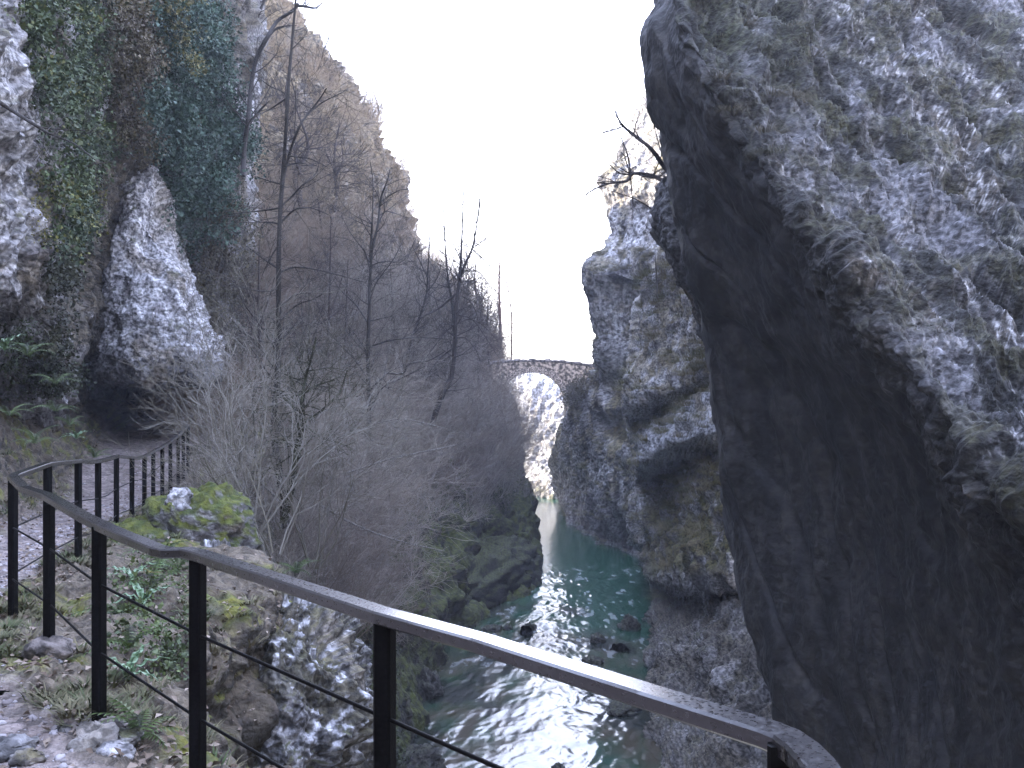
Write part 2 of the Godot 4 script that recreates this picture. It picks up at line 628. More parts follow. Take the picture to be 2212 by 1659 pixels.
		var holes := nf.get_noise_3dv(q * 0.95 + Vector3(40, 2, 2)) + v * 0.45
		c = c.lerp(Color(0.018, 0.017, 0.012), ss(0.02, 0.2, holes) * 0.92)
		c = c.lerp(Color(0.055, 0.052, 0.024), ss(0.08, 0.3, nf.get_noise_3dv(p * 1.1 + Vector3(3, 9, 70)) + n.y * 0.25) * 0.7)
		c = c.lerp(Color(0.05, 0.055, 0.03), ss(5.6, 4.2, U) * ss(4.5, 2.0, V) * (0.5 + 0.5 * clampf(0.5 + v * 2.0, 0, 1)) * 0.85)
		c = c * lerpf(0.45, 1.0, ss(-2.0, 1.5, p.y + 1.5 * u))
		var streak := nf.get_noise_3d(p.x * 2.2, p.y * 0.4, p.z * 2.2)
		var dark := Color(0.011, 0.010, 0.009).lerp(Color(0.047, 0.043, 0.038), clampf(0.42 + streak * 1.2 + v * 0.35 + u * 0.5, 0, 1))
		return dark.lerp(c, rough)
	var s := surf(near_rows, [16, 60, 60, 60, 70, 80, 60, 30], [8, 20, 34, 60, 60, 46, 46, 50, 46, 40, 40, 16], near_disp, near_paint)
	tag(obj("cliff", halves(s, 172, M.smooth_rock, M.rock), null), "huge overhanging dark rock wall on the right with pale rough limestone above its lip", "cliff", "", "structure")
	M.near_cliff = s

	# a dark bulge of rock behind the edge of the great wall
	s = surf(ctl([
		[1470, 380, 24, 1432, 385, 19, 1460, 380, 18, 1560, 380, 18],
		[1450, 430, 24, 1419, 440, 19, 1450, 440, 18, 1560, 440, 18],
		[1455, 510, 24, 1424, 520, 19, 1460, 520, 18, 1580, 520, 18],
		[1490, 570, 24, 1455, 575, 19, 1490, 575, 18, 1600, 575, 18],
		[1530, 640, 24, 1494, 640, 19.4, 1530, 640, 18.6, 1620, 640, 18.6],
		[1590, 760, 24, 1530, 750, 20, 1560, 740, 19, 1640, 740, 19],
	]), [10, 20, 30], [20, 24, 20, 20, 20], func(p, n): return 0.2 * nf.get_noise_3dv(p * 1.1) + 0.08 * nr.get_noise_3dv(p * 2.3), func(p, n): return lime(p, n, 0.35, 0.25, 0.4))
	tag(obj("cliff", s.mesh, M.rock), "dark rock bulge peeping out behind the edge of the overhanging wall", "cliff", "", "structure")

	# right bank, middle distance
	var mid := ctl([
		[1480, 470, 50, 1450, 480, 37, 1490, 480, 31, 1600, 480, 27],
		[1440, 560, 48, 1418, 570, 36, 1480, 560, 32, 1600, 560, 27],
		[1400, 640, 46, 1372, 650, 37.5, 1440, 640, 34, 1600, 640, 27.5],
		[1390, 760, 46, 1356, 760, 38, 1440, 750, 33, 1600, 740, 27.5],
		[1390, 860, 46, 1352, 880, 37, 1450, 848, 31.5, 1600, 790, 26.5],
		[1400, 905, 46, 1366, 918, 42, 1452, 880, 38.5, 1600, 812, 32],
		[1400, 950, 46, 1377, 945, 37, 1458, 900, 31.5, 1600, 830, 26.5],
		[1410, 1003, 46, 1384, 1003, 35.4, 1468, 955, 29.6, 1600, 930, 24.8],
		[1410, 1040, 46, 1374, 1050, 43, 1450, 1020, 39.5, 1600, 972, 33],
		[1400, 1120, 48, 1362, 1130, 42, 1450, 1095, 35, 1600, 985, 27],
		[1400, 1200, 48, 1392, 1190, 42, 1462, 1150, 33.5, 1610, 1080, 26.5],
		[1420, 1250, 46, 1416, 1245, 39, 1468, 1255, 31.5, 1610, 1240, 26],
		[1430, 1285, 44, 1430, 1280, 40, 1500, 1285, 36, 1620, 1280, 31],
		[1430, 1312, 42, 1421, 1312, 38, 1500, 1312, 33.0, 1640, 1306, 26],
		[1430, 1400, 36, 1418, 1400, 32.5, 1500, 1400, 28, 1680, 1400, 23],
		[1440, 1500, 32, 1421, 1490, 28.8, 1510, 1510, 25, 1700, 1500, 21],
		[1450, 1650, 27, 1424, 1650, 23.5, 1530, 1650, 21.5, 1740, 1650, 19],
		[1450, 1850, 24, 1420, 1850, 20, 1530, 1850, 18.5, 1740, 1850, 17],
	])
	for r in mid.size():       # it runs on behind the great wall
		mid[r].append(mid[r][3] + Vector3(7.0, 0.5, -3.0))
	var mid_disp := func(p: Vector3, n: Vector3) -> float:
		var q := Vector3(p.x, p.y - p.x * 0.35, p.z)
		return 0.22 * nf.get_noise_3dv(p * 0.42) + 0.16 * nr.get_noise_3dv(q * Vector3(0.5, 0.8, 0.5)) + 0.12 * nf.get_noise_3dv(q * Vector3(1.4, 2.2, 1.4)) + 0.06 * nr.get_noise_3dv(p * 3.0) + ss(-1.5, -3.5, p.y) * (0.35 * nf.get_noise_3dv(p * 0.8) + 0.25 * nr.get_noise_3dv(Vector3(p.x, p.y * 0.6, p.z) * 0.9 + Vector3(4, 1, 7)))
	var mid_paint := func(p: Vector3, n: Vector3) -> Color:
		var low := ss(-2.2, -6.0, p.y)
		var c := lime(p, n, lerpf(2.4, 1.2, low), lerpf(0.38, 0.35, low), 0.2)
		c = c.lerp(Color(0.055, 0.05, 0.048), ss(0.08, 0.34, nf.get_noise_3d(p.x * 0.55 + 9.0, p.y * 0.3, p.z * 0.55)) * 0.7)
		var up := ss(0.0, 1.2, p.y) * (1.0 - ss(9.0, 12.0, p.y))
		var jit := V + 0.25 * nf.get_noise_3dv(p * 1.2)
		c = c.lerp(Color(0.15, 0.13, 0.10), ss(12.3, 12.8, jit) * (0.4 + 0.5 * clampf(0.5 + 2.0 * nf.get_noise_3dv(p * 0.9 + Vector3(1, 6, 3)), 0, 1)))
		c = c.lerp(Color(0.66, 0.67, 0.71), ss(5.7, 5.95, jit) * (1.0 - ss(6.95, 7.15, jit)) * 0.85)
		var ramp_moss := ss(8.7, 9.1, jit) * (1.0 - ss(10.6, 11.1, jit)) * ss(1.1, 1.5, U)
		c = c.lerp(Color(0.13, 0.125, 0.035).lerp(Color(0.23, 0.19, 0.10), clampf(0.5 + 1.5 * nf.get_noise_3dv(p * 2.0), 0, 1)), ramp_moss * ss(-0.3, 0.1, nf.get_noise_3dv(p * 1.1 + Vector3(8, 8, 1)) + n.y * 0.4))
		c = c.lerp(Color(0.30, 0.25, 0.15), up * ss(-0.15, 0.35, nf.get_noise_3dv(p * 0.8 + Vector3(4, 4, 4)) + n.y * 0.5) * 0.75)
		return c
	s = surf(mid, [10, 70, 80, 12], [14, 26, 34, 30, 20, 16, 20, 16, 26, 26, 26, 16, 14, 30, 30, 34, 20], mid_disp, mid_paint, [
		[P(1340, 700, 38), Vector3(1.2, 2.2, 2.0), 1.0],
	])
	tag(obj("cliff", s.mesh, M.rock), "grey ledged river cliff at mid distance with a dark crack over a pale slab", "cliff", "", "structure")
	M.mid_cliff = s

	# right bank, far
	var far := ctl([
		[1460, 60, 75, 1420, 80, 57, 1450, 80, 52, 1520, 80, 47, 1650, 80, 42],
		[1430, 200, 75, 1392, 215, 56, 1425, 200, 52, 1500, 190, 47, 1650, 190, 42],
		[1390, 320, 75, 1342, 330, 55, 1390, 330, 51, 1480, 330, 46, 1650, 330, 41],
		[1360, 375, 75, 1299, 380, 54, 1370, 385, 50, 1480, 385, 45, 1650, 385, 40],
		[1370, 450, 75, 1316, 450, 54, 1375, 455, 50, 1480, 455, 45, 1650, 455, 40],
		[1370, 510, 75, 1323, 512, 53, 1370, 510, 49.5, 1480, 510, 45, 1650, 510, 40],
		[1330, 575, 75, 1262, 580, 52, 1340, 580, 48, 1480, 580, 44, 1650, 580, 40],
		[1330, 640, 75, 1268, 645, 53, 1340, 645, 48, 1480, 645, 44, 1650, 640, 40],
		[1330, 740, 75, 1284, 745, 53.5, 1340, 745, 49, 1480, 745, 45, 1650, 740, 40],
		[1320, 810, 80, 1272, 815, 58, 1320, 810, 51, 1480, 810, 45, 1650, 810, 40],
		[1280, 900, 90, 1215, 905, 66, 1290, 900, 54, 1420, 900, 46, 1650, 900, 40],
		[1260, 990, 90, 1196, 995, 70, 1270, 985, 57, 1400, 985, 47, 1650, 985, 40],
		[1260, 1045, 85, 1202, 1050, 71, 1270, 1050, 58, 1400, 1050, 47, 1650, 1050, 40],
		[1260, 1085, 80, 1212, 1085, 70, 1265, 1110, 58.5, 1380, 1120, 49, 1650, 1120, 40],
		[1270, 1120, 75, 1224, 1115, 66, 1280, 1155, 57, 1360, 1190, 51.5, 1650, 1180, 40],
		[1270, 1200, 68, 1232, 1180, 60, 1290, 1220, 52, 1370, 1260, 47, 1650, 1250, 40],
	])
	var far_disp := func(p: Vector3, n: Vector3) -> float:
		return 0.5 * nf.get_noise_3dv(p * 0.22) - 0.25 + 0.35 * nr.get_noise_3dv(p * Vector3(0.3, 0.2, 0.3)) + 0.2 * nf.get_noise_3dv(p * Vector3(1.0, 0.7, 1.0)) + 0.12 * nr.get_noise_3dv(p * 1.8)
	s = surf(far, [10, 46, 56, 30], [14, 22, 16, 18, 18, 20, 20, 26, 22, 24, 24, 18, 14, 14, 16], far_disp,
		func(p, n):
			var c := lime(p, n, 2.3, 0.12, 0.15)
			c = c.lerp(Color(0.075, 0.07, 0.075), ss(0.12, 0.36, nf.get_noise_3d(p.x * 0.4 + 3.0, p.y * 0.22, p.z * 0.4)) * 0.85)
			var g: float = nf.get_noise_3dv(p * 0.45 + Vector3(2, 2, 9)) + n.y * 0.5
			c = c.lerp(Color(0.34, 0.29, 0.15), ss(0.0, 0.3, g) * ss(-5.5, -3.0, p.y) * ss(5.0, 0.5, p.y) * 0.85)
			c = c.lerp(Color(0.22, 0.19, 0.11), ss(0.15, 0.45, g) * ss(0.0, 2.0, p.y) * 0.8)
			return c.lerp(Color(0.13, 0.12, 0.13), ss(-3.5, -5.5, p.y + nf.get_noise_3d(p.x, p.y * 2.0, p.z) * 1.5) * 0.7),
		[
		[P(1335, 690, 48), Vector3(1.0, 2.8, 4.0), 4.0],
		[P(1312, 930, 52), Vector3(0.5, 0.8, 4.0), 3.0],
		[P(1305, 840, 51), Vector3(0.5, 1.0, 4.0), 1.6],
	])
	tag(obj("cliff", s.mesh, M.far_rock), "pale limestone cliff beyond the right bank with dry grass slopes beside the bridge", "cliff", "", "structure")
	M.far_cliff = s

	# sunlit wall seen through the bridge
	s = surf(ctl([
		[1010, 760, 130, 1060, 770, 100, 1140, 800, 92, 1210, 812, 88, 1270, 800, 86],
		[1010, 850, 120, 1060, 850, 96, 1140, 860, 89, 1210, 850, 86, 1270, 850, 85],
		[1010, 950, 116, 1080, 950, 93, 1150, 950, 86, 1210, 950, 83, 1270, 950, 82],
		[1010, 1030, 110, 1090, 1030, 90, 1150, 1030, 83, 1205, 1030, 80, 1270, 1030, 80],
		[1010, 1090, 108, 1100, 1082, 86, 1155, 1080, 78, 1205, 1080, 76, 1270, 1080, 76],
		[1010, 1140, 108, 1100, 1140, 86, 1155, 1140, 78, 1205, 1140, 76, 1270, 1140, 76],
	]), [10, 30, 40, 20], [20, 34, 30, 20, 10], func(p, n): return 0.5 * nr.get_noise_3d(p.x * 0.35, p.y * 0.1, p.z * 0.35) + 0.3 * nf.get_noise_3dv(p * 0.9),
		func(p, n): return lime(p, n, 1.7, 0.1 + 0.7 * ss(-6.0, -7.8, p.y), 0.18))
	tag(obj("cliff", s.mesh, M.far_rock), "white sunlit rock wall seen through the arch of the bridge", "cliff", "", "structure")

	# left hillside, from the ridge down to the river
	var hill := ctl([
		[260, -700, 48, 420, -560, 56, 600, 60, 56, 740, 212, 60, 810, 350, 67, 872, 530, 70, 895, 600, 76, 968, 645, 79, 1018, 705, 80, 1066, 748, 82],
		[200, -700, 42, 350, -500, 46, 560, 10, 50, 690, 182, 54, 793, 308, 61, 868, 505, 66, 880, 590, 70, 962, 632, 75, 1010, 705, 76, 1055, 755, 78],
		[250, -200, 38, 420, -60, 42, 540, 250, 42, 672, 380, 47, 775, 480, 53, 858, 630, 61, 890, 660, 64, 955, 710, 70, 1020, 775, 73, 1062, 805, 76],
		[300, 300, 32, 430, 300, 36, 530, 500, 36, 662, 600, 41, 765, 660, 47, 858, 750, 54, 900, 775, 58, 960, 800, 63, 1036, 832, 72, 1084, 860, 76],
		[360, 640, 28, 440, 620, 31, 520, 720, 31, 652, 780, 35.5, 762, 815, 40, 865, 870, 47, 920, 890, 50, 975, 905, 54, 1066, 920, 63, 1116, 950, 67],
		[400, 870, 26.5, 450, 880, 27, 510, 885, 28, 645, 925, 31, 770, 960, 35, 890, 1010, 41, 945, 1020, 44.5, 1000, 1030, 48.5, 1088, 1050, 56, 1138, 1050, 61],
		[400, 1010, 22, 450, 1000, 21.5, 520, 1010, 22, 660, 1080, 25.5, 790, 1120, 30, 910, 1150, 36, 960, 1160, 39.5, 1010, 1170, 43.5, 1098, 1160, 51, 1147, 1150, 55],
		[400, 1300, 14, 460, 1300, 14, 560, 1300, 15.5, 680, 1300, 20, 810, 1320, 25, 912, 1330, 31, 960, 1310, 35, 1008, 1290, 39.5, 1100, 1245, 46.5, 1158, 1222, 49],
		[420, 1700, 12, 500, 1700, 12, 600, 1700, 13, 740, 1700, 17.5, 846, 1690, 22.5, 912, 1520, 27.5, 955, 1430, 31.5, 1000, 1352, 36.5, 1075, 1310, 40, 1128, 1290, 42.5],
		[420, 2300, 12, 500, 2300, 12, 600, 2300, 13, 740, 2000, 17.5, 840, 1860, 22.3, 900, 1600, 27.8, 935, 1500, 32, 970, 1420, 37, 1040, 1370, 40.5, 1080, 1350, 43],
	])
	for r in hill.size():       # the far side of each spur turns away from the river
		var e: Vector3 = hill[r][9]
		hill[r].append(e + Vector3(-2.5, 0.0, -2.5))
		hill[r].append(e + Vector3(-11.0, -1.0, -4.0))
	var hill_disp := func(p: Vector3, n: Vector3) -> float:
		var near := ss(-16.0, -45.0, p.z)
		return lerpf(0.35, 1.3, near) * (nf.get_noise_3dv(p * 0.2) + 0.35 * nr.get_noise_3dv(p * Vector3(0.5, 0.3, 0.5))) + 0.22 * nf.get_noise_3dv(p * 1.1) + ss(3.0, 9.0, p.y) * (1.1 * nr.get_noise_3d(p.x * 0.22, p.y * 0.1, p.z * 0.22) + 0.5 * nr.get_noise_3dv(p * 0.6))
	var hill_paint := func(p: Vector3, n: Vector3) -> Color:
		var a := nf.get_noise_3dv(p * 0.25)
		var b := nf.get_noise_3dv(p * 1.3)
		var c := Color(0.055, 0.044, 0.030).lerp(Color(0.17, 0.138, 0.09), clampf(0.5 + a * 0.8 + b * 0.7, 0, 1))
		c = c.lerp(Color(0.34, 0.265, 0.155), ss(3.0, 14.0, p.y) * clampf(0.6 + b, 0, 1))
		c = c.lerp(Color(0.36, 0.33, 0.30), ss(0.12, 0.4, nf.get_noise_3d(p.x * 0.8, p.y * 0.3, p.z * 0.8) - n.y * 0.25) * 0.8)
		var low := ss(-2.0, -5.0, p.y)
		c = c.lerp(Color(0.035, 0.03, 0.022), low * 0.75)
		c = c.lerp(Color(0.07, 0.085, 0.012), ss(0.25, 0.6, n.y * 0.6 + b * 0.6 + low * 0.3) * ss(1.0, -4.0, p.y) * 0.9)
		return c
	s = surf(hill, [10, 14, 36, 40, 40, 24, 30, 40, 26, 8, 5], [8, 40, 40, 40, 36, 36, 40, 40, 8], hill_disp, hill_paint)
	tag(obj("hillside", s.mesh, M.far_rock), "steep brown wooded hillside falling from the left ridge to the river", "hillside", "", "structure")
	M.hill = s

	# left cliff that carries the ivy
	var left := ctl([
		[-2600, -1500, 5, -900, -1400, 11, 0, -1300, 16, 85, -1300, 18, 200, -1300, 21, 330, -1300, 27, 450, -1300, 31, 520, -1300, 33, 545, -1300, 44],
		[-2600, -500, 5, -700, -500, 9.5, 0, -500, 14.5, 88, -500, 16.5, 190, -500, 20, 330, -500, 25, 460, -500, 29, 540, -500, 31, 560, -500, 42],
		[-2600, 0, 5, -700, 0, 9.2, 0, 0, 13.8, 40, 0, 15.2, 150, 0, 19, 320, 0, 23.5, 440, 0, 27, 520, 0, 30, 550, 0, 40],
		[-2600, 200, 5, -700, 200, 9, 0, 200, 13.6, 60, 200, 15, 140, 200, 19, 310, 200, 23.5, 440, 200, 26.5, 530, 200, 29.5, 555, 200, 38],
		[-2600, 400, 5, -700, 400, 9, 0, 400, 13.6, 85, 400, 15, 130, 400, 19.5, 310, 400, 25, 430, 400, 27, 500, 400, 28.5, 540, 400, 36],
		[-2600, 600, 5, -700, 600, 9, 0, 600, 13.6, 92, 600, 15, 140, 600, 21, 320, 600, 26.5, 440, 600, 28, 500, 600, 29, 540, 600, 36],
		[-2600, 720, 5, -700, 720, 9, 0, 720, 15.4, 100, 720, 17, 160, 720, 22, 330, 720, 27, 450, 720, 28, 500, 720, 29, 540, 720, 36],
		[-2600, 810, 6, -700, 810, 11, 0, 810, 18, 105, 810, 20, 170, 810, 24, 335, 810, 27.5, 450, 810, 28.2, 500, 810, 29, 540, 810, 36],
		[-2600, 1160, 8, -700, 1160, 15, 0, 1160, 24, 110, 1160, 25, 190, 1160, 27, 340, 1160, 28, 450, 1160, 28.5, 500, 1160, 29, 540, 1160, 36],
	])
	var left_disp := func(p: Vector3, n: Vector3) -> float:
		return 0.5 * nf.get_noise_3dv(p * 0.35) + 0.35 * nr.get_noise_3d(p.x * 0.6, p.y * 0.25, p.z * 0.6) + 0.18 * nf.get_noise_3dv(p * 1.5) + 0.09 * nr.get_noise_3dv(p * 3.2)
	s = surf(left, [8, 16, 50, 30, 50, 40, 30, 10], [8, 20, 40, 40, 40, 24, 20, 20], left_disp, func(p, n):
			var c := lime(p, n, 1.3, 0.35, 0.2)
			var b := nf.get_noise_3dv(p * 2.2)
			var earth := Color(0.05, 0.042, 0.03).lerp(Color(0.14, 0.115, 0.075), clampf(0.5 + b, 0, 1))
			return c.lerp(earth, ss(2.7, 3.3, U + b * 0.5) * ss(-0.45, -0.1, nf.get_noise_3d(p.x * 0.9, p.y * 0.25, p.z * 0.9) + ss(6.3, 6.8, U) * -0.15)))
	tag(obj("cliff", s.mesh, M.rock), "tall grey left cliff with ivy curtains hanging over its face", "cliff", "", "structure")
	M.left_cliff = s

	# the gorge goes on behind the place where the picture was taken
	var back := func(a: Array, label: String) -> void:
		var rows := []
		for q in a:
			var row := PackedVector3Array()
			for k in range(0, q.size(), 3):
				row.append(Vector3(q[k], q[k + 1], q[k + 2]))
			rows.append(row)
		var b := surf(rows, [12, 16, 16], [12, 12, 12], func(p, n): return 0.6 * nf.get_noise_3dv(p * 0.3) + 0.3 * nr.get_noise_3dv(p * 0.6), func(p, n): return lime(p, n, 0.8, 0.5, 0.3))
		tag(obj("cliff", b.mesh, M.rock), label, "cliff", "", "structure")
	back.call([[-9, 24, -6, -10, 24, 4, -9, 22, 16, -4, 20, 34], [-8.5, 10, -6, -8.5, 10, 4, -8, 10, 16, -3, 10, 34], [-7.5, 3, -6, -7, 3, 4, -6, 3, 16, -2, 3, 34], [-6, -3, -6, -5, -1, 4, -4, -1, 16, -1, -2, 34]], "left cliff of the gorge going on behind the footpath")
	back.call([[16, 26, -8, 14, 26, 4, 12, 24, 16, 6, 22, 34], [11, 10, -6, 10.5, 10, 4, 9, 10, 16, 4, 10, 34], [9, 1, -5, 9, 1, 4, 8, 1, 16, 3, 1, 34], [10, -9, -5, 9, -9, 4, 8, -9, 16, 2, -9, 34]], "right wall of the gorge going on behind the footpath")

	# pale buttress whose foot is undercut above the path
	s = surf(ctl([
		[225, 260, 28, 245, 300, 25.6, 285, 290, 25.2, 320, 300, 25.4, 345, 300, 28],
		[215, 340, 28, 242, 360, 24.8, 285, 350, 24.2, 330, 360, 24.6, 352, 360, 28],
		[180, 430, 27, 198, 440, 24.2, 265, 440, 23.6, 338, 440, 24.0, 366, 440, 27],
		[175, 560, 27, 193, 560, 24, 270, 560, 23, 362, 560, 23.6, 396, 560, 27],
		[170, 700, 26, 187, 700, 23.6, 285, 710, 22.4, 402, 710, 23, 446, 700, 27],
		[165, 780, 26, 188, 785, 23.4, 310, 790, 22, 438, 775, 22.8, 474, 770, 26],
		[170, 838, 26, 200, 845, 23.4, 320, 842, 22.2, 444, 820, 22.9, 478, 815, 26],
		[180, 868, 26.5, 212, 866, 25, 325, 862, 24.2, 436, 845, 24.6, 470, 840, 26.5],
		[190, 905, 27.5, 225, 900, 26.5, 330, 905, 26.2, 436, 885, 26.4, 470, 880, 27],
		[190, 960, 27.5, 225, 960, 26.5, 330, 960, 26.2, 436, 960, 26.4, 470, 960, 27],
	]), [14, 46, 46, 14], [14, 24, 30, 34, 26, 22, 14, 14, 6], func(p, n): return 0.3 * nf.get_noise_3dv(p * 0.55) + 0.2 * nr.get_noise_3dv(p * Vector3(0.9, 0.6, 0.9)) + 0.14 * nf.get_noise_3dv(p * 2.0) + 0.06 * nr.get_noise_3dv(p * 4.0),
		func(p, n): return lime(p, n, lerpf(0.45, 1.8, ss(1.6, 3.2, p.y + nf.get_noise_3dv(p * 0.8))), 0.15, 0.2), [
		[P(345, 500, 24), Vector3(0.35, 0.9, 2.0), 0.6], [P(250, 470, 24), Vector3(0.4, 0.7, 2.0), 0.5],
		[P(310, 880, 24), Vector3(2.2, 0.55, 3.0), 1.2]])
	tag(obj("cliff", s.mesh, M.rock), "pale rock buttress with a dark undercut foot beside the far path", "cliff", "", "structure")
	M.buttress = s


func water() -> void:
	var w := 230
	var pos := PackedVector3Array()
	var d := 15.0
	var h := 0
	while d < 130.0:
		var xl := lerpf(-7.0, -4.0, ss(18.0, 60.0, d))
		var xr := lerpf(6.5, 8.0, ss(18.0, 60.0, d))
		for c in w:
			pos.append(Vector3(lerpf(xl, xr, float(c) / (w - 1)), WATER, -d))
		d += maxf(0.05, 2.2 * d * d / 18900.0)
		h += 1
	var disp := func(p: Vector3, n: Vector3) -> float:
		var z := -p.z
		var rap := ss(51.0, 44.0, z) * lerpf(0.7, 1.0, ss(26.0, 36.0, z))
		var q := Vector3(p.x * 1.3 + p.z * 0.25, 0.0, p.z * 0.55)
		var v := 0.005 * nf.get_noise_3dv(q * 1.1)
		v += rap * (0.026 * n1.get_noise_3dv(q * 0.8) + 0.016 * nr.get_noise_3dv(q * 1.1 + Vector3(n1.get_noise_3dv(q * 0.6), 0, 0)) + 0.012 * nf.get_noise_3dv(q * 2.6) + 0.010 * nr.get_noise_3dv(q * 2.2))
		return v
	var paint := func(p: Vector3, n: Vector3) -> Color:
		var z := -p.z
		var a := nf.get_noise_3d(p.x * 0.35, 0, p.z * 0.2)
		var b := nf.get_noise_3d(p.x * 1.1 + p.z * 0.2, 2, p.z * 0.4)
		var shallow := ss(44.0, 36.0, z + a * 8.0 + p.x * 1.4)
		var c := Color(0.012, 0.060, 0.036).lerp(Color(0.058, 0.050, 0.034), shallow * clampf(0.65 + b, 0, 1))
		c = c.lerp(Color(0.016, 0.02, 0.018), shallow * ss(0.0, 0.3, -a - b * 0.4))
		var foam := ss(0.24, 0.55, b + 0.6 * nf.get_noise_3d(p.x * 3.5, 1, p.z * 1.6)) * ss(50.0, 46.0, z) * ss(27.0, 34.0, z)
		c = c.lerp(Color(0.55, 0.60, 0.62), foam * 0.38)
		c.a = 1.0
		return c
	var s := sheet(pos, w, h, disp, paint, [], Vector3(0, 50, -40))
	tag(obj("water", s.mesh, M.water), "green river running through the gorge with riffles below the rail", "river", "", "structure")


